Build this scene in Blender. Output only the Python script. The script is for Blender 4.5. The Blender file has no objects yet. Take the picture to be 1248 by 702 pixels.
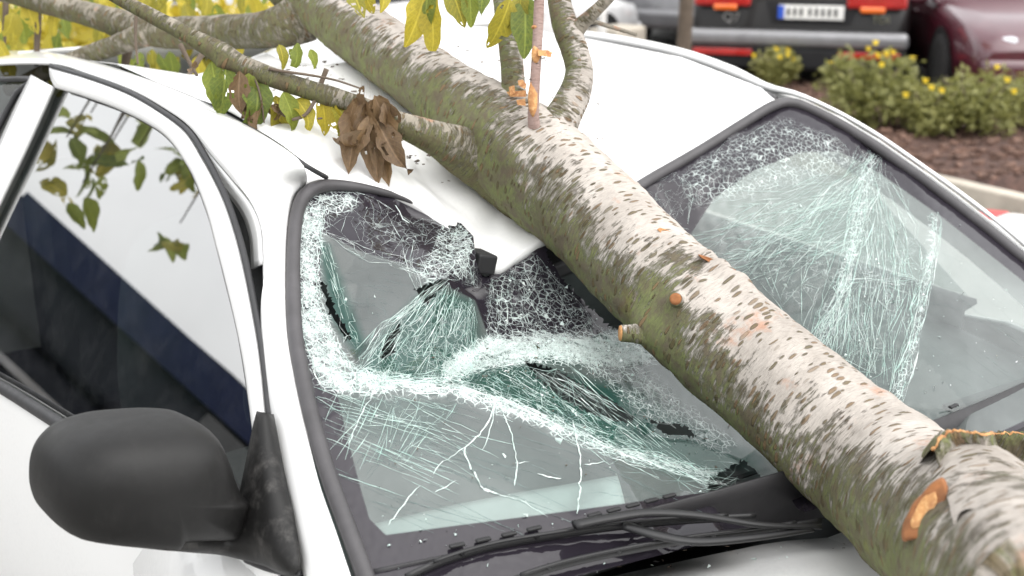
import bpy, bmesh, math, random
import numpy as np
from mathutils import Vector, Matrix, noise
from mathutils.geometry import delaunay_2d_cdt, tessellate_polygon
R = math.radians
random.seed(7); rng = np.random.default_rng(7)
scene = bpy.context.scene
col = scene.collection

# ------------------------------------------------------------------ camera
CAM = np.array([-1.114, -.935, 1.63]); AZ, PI_, FPX = .563, .317, 1450.0
cam_d = bpy.data.cameras.new('camera'); cam = bpy.data.objects.new('camera', cam_d); col.objects.link(cam)
cam.location = CAM; cam.rotation_euler = (math.pi/2 - PI_, 0, -AZ)
cam_d.sensor_width = 36; cam_d.lens = FPX*36/1248; cam_d.clip_start = .02; cam_d.clip_end = 600
cam_d.dof.use_dof = True; cam_d.dof.focus_distance = 1.58; cam_d.dof.aperture_fstop = 4.8
scene.camera = cam
# ------------------------------------------------------------------ world, sun, exposure
SUN_EL, SUN_AZ = 56, 160          # azimuth measured from +y towards +x
world = bpy.data.worlds.new('World'); scene.world = world; world.use_nodes = True
nt = world.node_tree; bg = nt.nodes['Background']
sky = nt.nodes.new('ShaderNodeTexSky'); sky.sky_type = 'NISHITA'; sky.sun_disc = False
sky.sun_elevation = R(SUN_EL); sky.sun_rotation = R(SUN_AZ); sky.dust_density = 6; sky.air_density = 1.2
hs = nt.nodes.new('ShaderNodeHueSaturation'); hs.inputs['Saturation'].default_value = .12
gm = nt.nodes.new('ShaderNodeGamma'); gm.inputs['Gamma'].default_value = .42   # cloud evens the sky out
nt.links.new(sky.outputs[0], gm.inputs['Color']); nt.links.new(gm.outputs[0], hs.inputs['Color']); hs.inputs['Value'].default_value = 6.0
tc = nt.nodes.new('ShaderNodeTexCoord'); cl = nt.nodes.new('ShaderNodeTexNoise')
cl.inputs['Scale'].default_value = 2.2; cl.inputs['Detail'].default_value = 5
nt.links.new(tc.outputs['Generated'], cl.inputs['Vector'])
mr = nt.nodes.new('ShaderNodeMapRange'); mr.inputs[1].default_value = .3; mr.inputs[2].default_value = .7
mr.inputs[3].default_value = .78; mr.inputs[4].default_value = 1.2
nt.links.new(cl.outputs['Fac'], mr.inputs[0])
mx = nt.nodes.new('ShaderNodeMix'); mx.data_type = 'RGBA'; mx.blend_type = 'MULTIPLY'; mx.inputs[0].default_value = 1
nt.links.new(hs.outputs[0], mx.inputs[6]); nt.links.new(mr.outputs[0], mx.inputs[7])
nt.links.new(mx.outputs[2], bg.inputs['Color']); bg.inputs['Strength'].default_value = .15
sun_d = bpy.data.lights.new('sun', 'SUN'); sun_d.energy = .8; sun_d.angle = R(80); sun_d.color = (1, .965, .92)
sun = bpy.data.objects.new('sun', sun_d); col.objects.link(sun)
sd = Vector((math.sin(R(SUN_AZ))*math.cos(R(SUN_EL)), math.cos(R(SUN_AZ))*math.cos(R(SUN_EL)), math.sin(R(SUN_EL))))
sun.rotation_euler = (-sd).to_track_quat('-Z', 'Y').to_euler(); sun.location = sd*20
scene.view_settings.view_transform = 'Standard'; scene.view_settings.look = 'None'
scene.view_settings.exposure = .36; scene.view_settings.gamma = 1
scene.render.engine = 'CYCLES'
scene.cycles.max_bounces = 10; scene.cycles.transparent_max_bounces = 24; scene.cycles.glossy_bounces = 5
scene.cycles.caustics_reflective = False; scene.cycles.caustics_refractive = False
scene.cycles.use_denoising = True; scene.cycles.sample_clamp_indirect = 6

# ------------------------------------------------------------------ sight lines: a point of the picture and one surface give a place in the car park
FW = np.array([math.sin(AZ)*math.cos(PI_), math.cos(AZ)*math.cos(PI_), -math.sin(PI_)])
RT = np.array([math.cos(AZ), -math.sin(AZ), 0.]); UP = np.cross(RT, FW)
def ray(px, py):
    d = FW + RT*((px-624)/FPX) - UP*((py-351)/FPX); return d/np.linalg.norm(d)
def onplane(px, py, n, p0):
    D = ray(px, py); n = np.asarray(n, float); return Vector(CAM + D*(((np.asarray(p0)-CAM) @ n)/(D @ n)))
def atx(px, py, x): return onplane(px, py, (1, 0, 0), (x, 0, 0))
def aty(px, py, y): return onplane(px, py, (0, 1, 0), (0, y, 0))
def atz(px, py, z): return onplane(px, py, (0, 0, 1), (0, 0, z))
def atd(px, py, d):                                     # at a distance along the view axis
    D = FW + RT*((px-624)/FPX) - UP*((py-351)/FPX); return Vector(CAM + D*d)
SPN, SPP = (-.875, -.11, .47), (-.775, .55, .9)                # plane of the near side windows
def side(px, py, off=0.0):
    n = np.array(SPN)/np.linalg.norm(SPN); return onplane(px, py, SPN, np.array(SPP)+n*off)
K1, K2, K3 = .524, .07/.4489, .886
def glass_z(x, y): return .93 + K1*(y+.05-K2*x*x)
def glass_pts(p, d):                                    # vectorised: picture points + depth of the dent -> points in the windscreen
    p = np.asarray(p, float); d = np.asarray(d, float)
    D = FW[None] + np.outer((p[:, 0]-624)/FPX, RT) - np.outer((p[:, 1]-351)/FPX, UP)
    a = K1*K2*D[:, 0]**2
    b = D[:, 2] - K1*D[:, 1] + 2*K1*K2*CAM[0]*D[:, 0]
    c = CAM[2] - .93 - K1*(CAM[1]+.05) + K1*K2*CAM[0]**2 + d/K3
    disc = np.sqrt(np.maximum(b*b-4*a*c, 0)); t = np.where(np.abs(a) < 1e-9, -c/b, 2*c/(-b+disc))
    return CAM[None] + D*t[:, None]
def gz(v): return (glass_z(v.x, v.y)-v.z)*K3

# ------------------------------------------------------------------ mesh helpers
def catmull(pts, n):
    P = [np.asarray(p, float) for p in pts]
    P = [2*P[0]-P[1]] + P + [2*P[-1]-P[-2]]; out = []
    L = [0.]
    for i in range(1, len(P)-2): L.append(L[-1]+np.linalg.norm(P[i+1]-P[i]))
    for k in range(n):
        s = L[-1]*k/(n-1); i = 0
        while i < len(L)-2 and s > L[i+1]: i += 1
        t = (s-L[i])/max(L[i+1]-L[i], 1e-9); a, b, c, d = P[i], P[i+1], P[i+2], P[i+3]
        out.append(.5*((2*b)+(c-a)*t+(2*a-5*b+4*c-d)*t*t+(3*b-a-3*c+d)*t**3))
    return out
def paired(ptsA, ptsB, per):                            # two control curves of equal count, spline each span alike
    def sp(pts):
        P = [np.asarray(p, float) for p in pts]; P = [2*P[0]-P[1]]+P+[2*P[-1]-P[-2]]; o = []
        for i in range(len(P)-3):
            for k in range(per):
                t = k/per; a, b, c, d = P[i:i+4]
                o.append(.5*((2*b)+(c-a)*t+(2*a-5*b+4*c-d)*t*t+(3*b-a-3*c+d)*t**3))
        o.append(P[-2]); return o
    return sp(ptsA), sp(ptsB)
def link(name, verts, faces, mat, parent=None, smooth=True):
    me = bpy.data.meshes.new(name); me.from_pydata([tuple(v) for v in verts], [], faces); me.update()
    o = bpy.data.objects.new(name, me); col.objects.link(o)
    if mat: me.materials.append(mat)
    if smooth: me.polygons.foreach_set('use_smooth', [True]*len(me.polygons))
    if parent is not None: o.parent = parent
    return o
def grid(name, rows, mat, parent=None, thick=0, closed=False, smooth=True):
    n = len(rows[0]); V = [v for r in rows for v in r]; F = []
    for i in range(len(rows)-1):
        for j in range(n-1 if not closed else n):
            a = i*n+j; b = i*n+(j+1) % n; F.append((a, b, b+n, a+n))
    o = link(name, V, F, mat, parent, smooth)
    if thick:
        m = o.modifiers.new('thickness', 'SOLIDIFY'); m.thickness = thick; m.offset = 0
    return o
def ribbon_band(name, A, B, mat, parent, bulge=0.0, bdir=Vector((0, 0, 1)), seg=6, thick=.004):
    rows = []
    for a, b in zip(A, B):
        a = Vector(a); b = Vector(b)
        rows.append([a.lerp(b, k/seg)+bdir*bulge*(1-(2*k/seg-1)**2) for k in range(seg+1)])
    return grid(name, rows, mat, parent, thick)
def tube_geo(path, radii, seg=10, squash=None, cap=True, V=None, F=None):
    V = [] if V is None else V; F = [] if F is None else F; base = len(V); n = len(path)
    path = [Vector(p) for p in path]; prev = None
    for i, p in enumerate(path):
        t = (path[min(i+1, n-1)]-path[max(i-1, 0)]).normalized()
        if prev is None:
            r = t.cross(Vector((0, 0, 1)))
            if r.length < .1: r = t.cross(Vector((0, 1, 0)))
            r.normalize()
        else:
            r = (prev-t*prev.dot(t)).normalized()
        prev = r; b = t.cross(r); ra = radii[i] if hasattr(radii, '__len__') else radii
        for k in range(seg):
            a = 2*math.pi*k/seg; V.append(p+r*math.cos(a)*ra+b*math.sin(a)*ra*(squash or 1))
    for i in range(n-1):
        for k in range(seg):
            a = base+i*seg+k; b = base+i*seg+(k+1) % seg; F.append((a, b, b+seg, a+seg))
    if cap:
        F.append(tuple(base+k for k in range(seg))[::-1]); F.append(tuple(base+(n-1)*seg+k for k in range(seg)))
    return V, F
def tube(name, path, radii, mat, parent=None, seg=10, squash=None):
    V, F = tube_geo(path, radii, seg, squash); return link(name, V, F, mat, parent)
def box_geo(V, F, c, s, rot=None):
    b = len(V); M = rot or Matrix.Identity(3)
    for x in (-1, 1):
        for y in (-1, 1):
            for z in (-1, 1): V.append(Vector(c)+M @ Vector((x*s[0]/2, y*s[1]/2, z*s[2]/2)))
    for f in ((0, 1, 3, 2), (4, 6, 7, 5), (0, 4, 5, 1), (2, 3, 7, 6), (0, 2, 6, 4), (1, 5, 7, 3)): F.append(tuple(b+i for i in f))
def box(name, c, s, mat, parent=None, rot=None, bevel=0):
    V, F = [], []; box_geo(V, F, c, s, rot); o = link(name, V, F, mat, parent, False)
    if bevel:
        m = o.modifiers.new('bevel', 'BEVEL'); m.width = bevel; m.segments = 3
    return o
def puff(name, outline, front, profile, mat, parent, back=None, n=64):
    """a closed outline (3-D points) domed along 'front' with a profile of (scale, offset) rings"""
    ring = catmull(list(outline)+[outline[0]], n+1)[:-1]; ring = [Vector(p) for p in ring]
    c = sum(ring, Vector())/len(ring); rows = []
    for s, off in profile: rows.append([c+(p-c)*s+front*off for p in ring])
    V = [v for r in rows for v in r]; F = []
    for i in range(len(rows)-1):
        for j in range(n): a = i*n+j; b = i*n+(j+1) % n; F.append((a, b, b+n, a+n))
    F.append(tuple(range((len(rows)-1)*n, len(rows)*n))); F.append(tuple(range(n))[::-1])
    return link(name, V, F, mat, parent)
def empty(name, loc=(0, 0, 0), label=None, cat=None, group=None):
    o = bpy.data.objects.new(name, None); col.objects.link(o); o.location = loc; o.empty_display_size = .1
    tag(o, label, cat, group); return o
def tag(o, label=None, cat=None, group=None, kind=None):
    if label: o['label'] = label
    if cat: o['category'] = cat
    if group: o['group'] = group
    if kind: o['kind'] = kind
    return o

# ------------------------------------------------------------------ materials
class N:
    def __init__(s, name):
        s.m = bpy.data.materials.new(name); s.m.use_nodes = True; s.t = s.m.node_tree; s.t.nodes.clear()
        s.out = s.t.nodes.new('ShaderNodeOutputMaterial')
    def n(s, typ, **kw):
        x = s.t.nodes.new('ShaderNode'+typ)
        for k, v in kw.items():
            if k.startswith('i_'):
                key = k[2:]; key = int(key) if key.isdigit() else key.replace('_', ' ')
                s.set(x.inputs[key], v)
            else: setattr(x, k, v)
        return x
    def set(s, sock, v):
        if isinstance(v, bpy.types.NodeSocket): s.t.links.new(v, sock)
        elif isinstance(v, bpy.types.Node): s.t.links.new(v.outputs[0], sock)
        else:
            if hasattr(sock.default_value, '__len__') and len(sock.default_value) == 4 and len(v) == 3: v = (*v, 1)
            sock.default_value = v
    def mix(s, f, a, b):
        x = s.n('Mix', data_type='RGBA'); s.set(x.inputs[0], f); s.set(x.inputs[6], a); s.set(x.inputs[7], b); return x.outputs[2]
    def math(s, op, a, b=0.0, clamp=False):
        x = s.n('Math', operation=op, use_clamp=clamp); s.set(x.inputs[0], a); s.set(x.inputs[1], b); return x.outputs[0]
    def ramp(s, f, lo, hi, a=0.0, b=1.0):
        x = s.n('MapRange'); s.set(x.inputs[0], f); x.inputs[1].default_value = lo; x.inputs[2].default_value = hi
        x.inputs[3].default_value = a; x.inputs[4].default_value = b; return x.outputs[0]
    def noise(s, vec, scale, detail=3, rough=.55):
        x = s.n('TexNoise'); s.set(x.inputs['Vector'], vec); x.inputs['Scale'].default_value = scale
        x.inputs['Detail'].default_value = detail; x.inputs['Roughness'].default_value = rough; return x.outputs['Fac']
    def bump(s, h, strength, dist=.001):
        x = s.n('Bump'); s.set(x.inputs['Height'], h); x.inputs['Strength'].default_value = strength
        x.inputs['Distance'].default_value = dist; return x.outputs[0]
    def obj(s): return s.n('TexCoord').outputs['Object']
    def attr(s, name): return s.n('Attribute', attribute_name=name).outputs['Fac']
    def done(s, shader): s.set(s.out.inputs[0], shader); return s.m
    def bsdf(s, **kw):
        return s.n('BsdfPrincipled', **{'i_'+k: v for k, v in kw.items()})
def simple(name, c, rough=.5, metal=0, var=.12, scale=8, coat=0, bump=0, spec=.5):
    s = N(name); o = s.obj(); f = s.noise(o, scale, 4)
    cc = s.mix(s.ramp(f, .3, .7), tuple(x*(1-var) for x in c), tuple(min(1, x*(1+var)) for x in c))
    b = s.bsdf(Base_Color=cc, Roughness=s.ramp(s.noise(o, scale*3, 3), .3, .7, rough*.9, min(1, rough*1.12)), Metallic=metal)
    b.inputs['Coat Weight'].default_value = coat; b.inputs['Coat Roughness'].default_value = .05
    b.inputs['Specular IOR Level'].default_value = spec
    if bump: s.set(b.inputs['Normal'], s.bump(s.noise(o, scale*40, 3), bump, .001))
    return s.done(b)
def mat_paint(name, c, dirt=.06):
    s = N(name); o = s.obj()
    f = s.noise(o, 3.5, 5, .65); g = s.noise(o, 160, 2); m = s.math('MULTIPLY', s.ramp(f, .45, .8), s.ramp(g, .4, .7))
    cc = s.mix(s.math('MULTIPLY', m, dirt*4, True), c, tuple(x*.62 for x in c))
    b = s.bsdf(Base_Color=cc, Roughness=.38); b.inputs['Coat Weight'].default_value = .7; b.inputs['Coat Roughness'].default_value = .06
    s.set(b.inputs['Normal'], s.bump(s.noise(o, 9, 2), .05, .002)); return s.done(b)
M = {}
M['white'] = mat_paint('white car paint', (.80, .80, .79))
M['rubber'] = simple('black rubber', (.030, .030, .032), .55, bump=.15, scale=20)
M['seal'] = simple('dark grey windscreen seal', (.055, .052, .055), .48, var=.2, scale=25, bump=.2)
M['plastic'] = None
M['dark'] = simple('black interior plastic', (.012, .012, .013), .6)
M['trim'] = simple('grey interior trim', (.075, .08, .08), .7, bump=.2, scale=15)
M['seat'] = simple('charcoal seat fabric', (.11, .12, .12), .95, bump=.5, scale=20)
M['cowl'] = simple('grey cowl plastic', (.022, .021, .023), .55, bump=.25, scale=25)
M['wiper'] = simple('black wiper paint', (.008, .008, .009), .45)
def mat_mirror_plastic():
    s = N('weathered black mirror plastic'); o = s.obj()
    f = s.noise(o, 30, 6, .75); st = s.n('Mapping'); st.inputs['Scale'].default_value = (60, 60, 14); s.set(st.inputs[0], o)
    g = s.noise(st.outputs[0], 1, 4, .7)
    sc = s.math('MULTIPLY', s.ramp(f, .46, .7), s.ramp(g, .4, .66)); w = s.math('MULTIPLY', sc, s.attr('worn'))
    c = s.mix(s.math('MULTIPLY', w, .9, True), (.007, .0068, .0066), (.10, .095, .09))
    b = s.bsdf(Base_Color=c, Roughness=s.ramp(f, .3, .7, .44, .58)); b.inputs['Specular IOR Level'].default_value = .32; s.set(b.inputs['Normal'], s.bump(s.noise(o, 900, 2), .3, .0004)); return s.done(b)
M['plastic'] = mat_mirror_plastic()
def mat_side_glass(name, tint, k=1.35):
    s = N(name); fr = s.n('Fresnel'); fr.inputs[0].default_value = 1.5
    tr = s.n('BsdfTransparent'); s.set(tr.inputs[0], tint); gl = s.n('BsdfGlossy'); gl.inputs['Roughness'].default_value = 0.0
    o = s.obj(); du = s.n('BsdfDiffuse'); s.set(du.inputs[0], (.5, .5, .5)); m0 = s.n('MixShader')
    s.set(m0.inputs[0], s.ramp(s.noise(o, 14, 5, .7), .45, .8, 0, .05)); s.set(m0.inputs[1], tr); s.set(m0.inputs[2], du)
    m = s.n('MixShader'); s.set(m.inputs[0], s.math('MULTIPLY', fr.outputs[0], k, True)); s.set(m.inputs[1], m0); s.set(m.inputs[2], gl)
    return s.done(m)
M['side_glass'] = mat_side_glass('tinted side glass', (.52, .58, .56), .52)
M['car_glass'] = mat_side_glass('dark car glass', (.05, .055, .06), 1.4)
def mat_windscreen():
    s = N('shattered laminated glass'); o = s.obj(); frit = s.attr('frit'); frost = s.attr('frost'); green = s.attr('green')
    v = s.n('TexVoronoi', feature='DISTANCE_TO_EDGE'); s.set(v.inputs['Vector'], o); v.inputs['Scale'].default_value = 95
    v2 = s.n('TexVoronoi', feature='DISTANCE_TO_EDGE'); s.set(v2.inputs['Vector'], o); v2.inputs['Scale'].default_value = 240
    cell = s.n('TexVoronoi'); s.set(cell.inputs['Vector'], o); cell.inputs['Scale'].default_value = 150
    n1 = s.noise(o, 45, 4, .7); n2 = s.noise(o, 320, 3, .6)
    line1 = s.ramp(v.outputs['Distance'], .02, .07, 1, 0); line2 = s.ramp(v2.outputs['Distance'], .03, .13, 1, 0)
    fm = s.math('MULTIPLY', frost, s.ramp(n1, .25, .75, .2, 1.7), True)
    lines = s.math('MAXIMUM', s.math('MULTIPLY', line1, s.ramp(fm, .12, .35)), s.math('MULTIPLY', line2, s.ramp(fm, .35, .7)))
    crush = s.math('MULTIPLY', s.ramp(fm, .45, .95), s.ramp(n2, .32, .52))
    white = s.math('MULTIPLY', s.math('MAXIMUM', lines, crush), s.ramp(fm, .05, .5, .25, .95), True)
    dust_haze = s.math('MULTIPLY', s.ramp(green, 0, 1, 1, 1.25), s.math('ADD', s.ramp(s.noise(o, 9, 4, .6), .3, .8, .09, .155), s.math('MULTIPLY', fm, .12), True))  # thin dust plus a milky haze painted in for reflected sky
    tr = s.n('BsdfTransparent'); s.set(tr.inputs[0], s.mix(green, (.74, .83, .805), (.10, .42, .34)))
    dd = s.n('BsdfDiffuse'); s.set(dd.inputs[0], s.mix(green, (.68, .75, .735), (.05, .27, .21)))
    m0 = s.n('MixShader'); s.set(m0.inputs[0], dust_haze); s.set(m0.inputs[1], tr); s.set(m0.inputs[2], dd)
    bl = s.n('BsdfDiffuse'); s.set(bl.inputs[0], (.020, .017, .023))
    m1 = s.n('MixShader'); s.set(m1.inputs[0], s.ramp(frit, .42, .58)); s.set(m1.inputs[1], m0); s.set(m1.inputs[2], bl)
    wd = s.n('BsdfDiffuse'); s.set(wd.inputs[0], (.80, .90, .87)); wt = s.n('BsdfTranslucent'); s.set(wt.inputs[0], (.6, .8, .74))
    w = s.n('MixShader'); w.inputs[0].default_value = .3; s.set(w.inputs[1], wd); s.set(w.inputs[2], wt)
    m2 = s.n('MixShader'); s.set(m2.inputs[0], white); s.set(m2.inputs[1], m1); s.set(m2.inputs[2], w)
    fr = s.n('Fresnel'); fr.inputs[0].default_value = 1.52
    h = s.math('ADD', s.math('MULTIPLY', cell.outputs['Color'], fm), s.math('MULTIPLY', n2, fm))
    bp = s.bump(h, .3, .002); gl = s.n('BsdfGlossy'); gl.inputs['Roughness'].default_value = .03; s.set(gl.inputs['Normal'], bp); s.set(fr.inputs['Normal'], bp)
    m3 = s.n('MixShader'); s.set(m3.inputs[0], s.math('MULTIPLY', fr.outputs[0], 1.05, True)); s.set(m3.inputs[1], m2); s.set(m3.inputs[2], gl)
    return s.done(m3)
M['windscreen'] = mat_windscreen()
def mat_crack(name, c1, c2, trans=.35):
    s = N(name); o = s.obj(); c = s.mix(s.ramp(s.noise(o, 60, 3), .35, .65), c1, c2)
    d = s.n('BsdfDiffuse'); s.set(d.inputs[0], c); t = s.n('BsdfTranslucent'); s.set(t.inputs[0], c)
    m = s.n('MixShader'); m.inputs[0].default_value = trans; s.set(m.inputs[1], d); s.set(m.inputs[2], t)
    g = s.n('BsdfGlossy'); g.inputs['Roughness'].default_value = .15; fr = s.n('Fresnel'); fr.inputs[0].default_value = 1.5
    m2 = s.n('MixShader'); s.set(m2.inputs[0], fr.outputs[0]); s.set(m2.inputs[1], m); s.set(m2.inputs[2], g); return s.done(m2)
M['crack_white'] = mat_crack('white crack faces', (.86, .92, .90), (.68, .84, .79))
M['crack_mint'] = mat_crack('green glass edges', (.50, .73, .66), (.70, .86, .80))
M['crack_dark'] = mat_crack('dark crack lines', (.10, .15, .14), (.20, .26, .25), .1)
def mat_bark(name, base1, base2, mossc, dash_lo=.5, mossk=1.0):
    s = N(name); uv = s.n('UVMap').outputs[0]; o = s.obj()
    mp = s.n('Mapping'); mp.inputs['Scale'].default_value = (128, 40, 1); s.set(mp.inputs[0], uv)
    wob = s.n('TexNoise'); s.set(wob.inputs['Vector'], uv); wob.inputs['Scale'].default_value = 60; wob.inputs['Detail'].default_value = 2
    va = s.n('VectorMath', operation='MULTIPLY_ADD'); s.set(va.inputs[0], wob.outputs['Color']); va.inputs[1].default_value = (.45, .5, 0); s.set(va.inputs[2], mp.outputs[0])
    v = s.n('TexVoronoi', voronoi_dimensions='2D'); s.set(v.inputs['Vector'], va.outputs[0]); v.inputs['Scale'].default_value = 1
    sep = s.n('SeparateColor'); s.set(sep.inputs[0], v.outputs['Color'])
    rnd = sep.outputs[0]; size = s.ramp(sep.outputs[1], 0, 1, .10, .36)
    dash = s.math('MULTIPLY', s.ramp(s.math('SUBTRACT', v.outputs['Distance'], size), -.05, .07, 1, 0), s.ramp(rnd, dash_lo, dash_lo+.12))
    mp2 = s.n('Mapping'); mp2.inputs['Scale'].default_value = (150, 24, 1); s.set(mp2.inputs[0], uv)
    streak = s.noise(mp2.outputs[0], 1, 5, .65)
    mp3 = s.n('Mapping'); mp3.inputs['Scale'].default_value = (420, 60, 1); s.set(mp3.inputs[0], uv)
    fine = s.noise(mp3.outputs[0], 1, 4, .65)
    big = s.noise(o, 9, 4, .6); mid = s.noise(o, 34, 5, .7)
    base = s.mix(s.ramp(big, .35, .68), base1, base2)
    base = s.mix(s.math('MULTIPLY', s.ramp(fine, .45, .72), .45), base, tuple(x*.5 for x in base1))
    red = s.math('MULTIPLY', s.ramp(s.noise(o, 15, 4, .7), .60, .72), .6)
    base = s.mix(red, base, (.42, .19, .10))
    moss = s.attr('moss')
    mk = s.math('ADD', s.math('MULTIPLY', s.math('ADD', s.math('MULTIPLY', streak, .6), s.math('MULTIPLY', fine, .4)), .56), s.math('ADD', s.math('MULTIPLY', mid, .26), s.math('MULTIPLY', s.noise(o, 17, 3, .6), .18)))
    thr = s.math('SUBTRACT', mk, s.ramp(moss, 0, 1, .63, .34))
    mm = s.math('MULTIPLY', s.ramp(thr, -.02, .05), mossk, True)
    mcol = s.mix(s.ramp(fine, .3, .7), mossc, tuple(x*2.3 for x in mossc)); mcol = s.mix(s.ramp(mid, .42, .62), mcol, (.085, .068, .035))
    c = s.mix(s.math('MULTIPLY', mm, .88), base, mcol)
    dcol = s.mix(s.ramp(sep.outputs[2], .3, .8), (.10, .082, .04), (.20, .13, .07))
    c = s.mix(s.math('MULTIPLY', dash, .85), c, dcol)
    h = s.math('ADD', s.math('MULTIPLY', mm, .5), s.math('ADD', s.math('MULTIPLY', dash, .45), s.math('MULTIPLY', fine, .5)))
    b = s.bsdf(Base_Color=c, Roughness=.85); b.inputs['Specular IOR Level'].default_value = .25
    s.set(b.inputs['Normal'], s.bump(h, 1.0, .0055)); return s.done(b)
M['bark'] = mat_bark('pale lenticel bark', (.335, .30, .265), (.53, .485, .44), (.072, .085, .022), .48)
M['bark_small'] = mat_bark('grey branch bark', (.20, .18, .145), (.33, .295, .24), (.07, .075, .026), .60)
M['bark_far'] = simple('brown stem bark', (.10, .075, .055), .9, var=.3, scale=12)
def mat_wood():
    s = N('raw cut wood'); o = s.obj(); f = s.noise(o, 60, 5, .7); g = s.noise(o, 220, 3)
    c = s.mix(s.ramp(f, .35, .65), (.52, .27, .10), (.30, .12, .045)); c = s.mix(s.math('MULTIPLY', s.ramp(g, .5, .7), .5), c, (.72, .48, .22))
    b = s.bsdf(Base_Color=c, Roughness=.75); s.set(b.inputs['Normal'], s.bump(g, .6, .002)); return s.done(b)
M['wood'] = mat_wood()
def mat_leaf(name, c1, c2, spot, trans=.4):
    s = N(name); o = s.obj(); uv = s.n('UVMap').outputs[0]
    inf = s.n('ObjectInfo').outputs['Random']
    c = s.mix(s.ramp(s.math('ADD', s.noise(o, 22, 3), s.math('MULTIPLY', inf, .5)), .45, 1.05), c1, c2)
    c = s.mix(s.math('MULTIPLY', s.ramp(s.noise(o, 110, 4, .7), .56, .66), .8), c, spot)
    sx = s.n('SeparateXYZ'); s.set(sx.inputs[0], uv)
    ax = s.math('ABSOLUTE', sx.outputs[0]); vein = s.ramp(ax, .015, .05, 1, 0)
    w = s.math('SINE', s.math('MULTIPLY', s.math('SUBTRACT', sx.outputs[1], s.math('MULTIPLY', ax, .6)), 55)); vein2 = s.math('MULTIPLY', s.ramp(w, .9, 1), .5)
    c = s.mix(s.math('MULTIPLY', s.math('MAXIMUM', vein, vein2), .45), c, tuple(min(1, x*1.6+.03) for x in c2))
    d = s.bsdf(Base_Color=c, Roughness=.55); s.set(d.inputs['Normal'], s.bump(s.math('ADD', vein2, s.noise(o, 70, 3)), .4, .002))
    t = s.n('BsdfTranslucent'); s.set(t.inputs[0], c); m = s.n('MixShader'); m.inputs[0].default_value = trans
    s.set(m.inputs[1], d); s.set(m.inputs[2], t); return s.done(m)
M['leaf_green'] = mat_leaf('green autumn leaf', (.10, .15, .025), (.26, .30, .04), (.20, .10, .03))
M['leaf_yellow'] = mat_leaf('yellow autumn leaf', (.22, .215, .028), (.47, .38, .035), (.22, .11, .03))
M['leaf_brown'] = mat_leaf('withered brown leaf', (.10, .058, .03), (.19, .115, .055), (.12, .13, .03), .2)
M['shrub'] = mat_leaf('shrub leaf', (.11, .13, .035), (.24, .235, .075), (.30, .24, .05))
M['yellow'] = simple('yellow petals', (.80, .60, .02), .7)
def mat_asphalt():
    s = N('pale weathered asphalt'); o = s.obj(); a = s.noise(o, 1.2, 4); b_ = s.noise(o, 260, 2)
    c = s.mix(s.ramp(a, .3, .7), (.20, .195, .185), (.27, .262, .25)); c = s.mix(s.math('MULTIPLY', s.ramp(b_, .5, .7), .5), c, (.10, .10, .10))
    b = s.bsdf(Base_Color=c, Roughness=.9); s.set(b.inputs['Normal'], s.bump(b_, .5, .004)); return s.done(b)
M['asphalt'] = mat_asphalt()
M['kerb'] = simple('beige concrete kerb', (.42, .38, .32), .9, var=.2, scale=6, bump=.4)
M['mulch'] = simple('dark red bark mulch', (.075, .040, .030), .95, var=.6, scale=30, bump=.8)
M['chip'] = simple('bark chips', (.13, .075, .055), .95, var=.5, scale=14)
M['black_paint'] = simple('black car paint', (.010, .009, .009), .4, coat=.25, spec=.25)
M['maroon'] = simple('maroon car paint', (.075, .012, .022), .3, coat=1)
M['grey_paint'] = simple('silver grey car paint', (.22, .22, .23), .32, metal=.3, coat=1)
M['white_paint'] = simple('white car paint far', (.75, .75, .76), .35, coat=1)
M['blue_paint'] = simple('dark blue van paint', (.006, .007, .011), .6, coat=0, spec=.12)
M['bumper'] = simple('dark bumper plastic', (.022, .022, .024), .6, spec=.2)
M['tyre'] = simple('tyre rubber', (.018, .018, .018), .85, bump=.3)
M['rim'] = simple('alloy rim', (.45, .45, .46), .35, metal=.9)
M['chrome'] = simple('chrome', (.7, .7, .72), .15, metal=1)
M['red_light'] = simple('red tail lamp', (.42, .012, .010), .2, coat=1)
M['orange_light'] = simple('orange lamp', (.80, .16, .02), .2, coat=1)
M['head_light'] = simple('clear headlamp', (.62, .66, .70), .15, coat=1)
M['plate'] = simple('white number plate', (.78, .78, .76), .4)
M['plate_blue'] = simple('blue plate strip', (.02, .08, .48), .4)
M['ink'] = simple('black lettering', (.01, .01, .01), .5)
M['red'] = simple('red plastic', (.55, .05, .05), .5)
M['white_plastic'] = simple('white plastic', (.78, .77, .75), .5)
M['wood_dark'] = simple('weathered orange wood', (.27, .105, .035), .8, var=.4, scale=60, bump=.4)
M['navy'] = simple('navy fascia', (.009, .013, .038), .6, spec=.1)
M['hedge'] = simple('hedge leaves', (.028, .045, .018), .9, var=.5, scale=12)
# ================================================================== the setting: car park, planting bed, kerb
def ground_sheet():
    n = 60; V = []; F = []
    xs = np.sign(np.linspace(-1, 1, n))*np.abs(np.linspace(-1, 1, n))**2.2*150
    for y in xs:
        for x in xs: V.append((x+2, y+6, 0))
    for i in range(n-1):
        for j in range(n-1): a = i*n+j; F.append((a, a+1, a+1+n, a+n))
    return tag(link('asphalt_ground', V, F, M['asphalt']), 'pale grey asphalt of the car park around the cars', 'ground', kind='structure')
ground_sheet()
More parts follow.
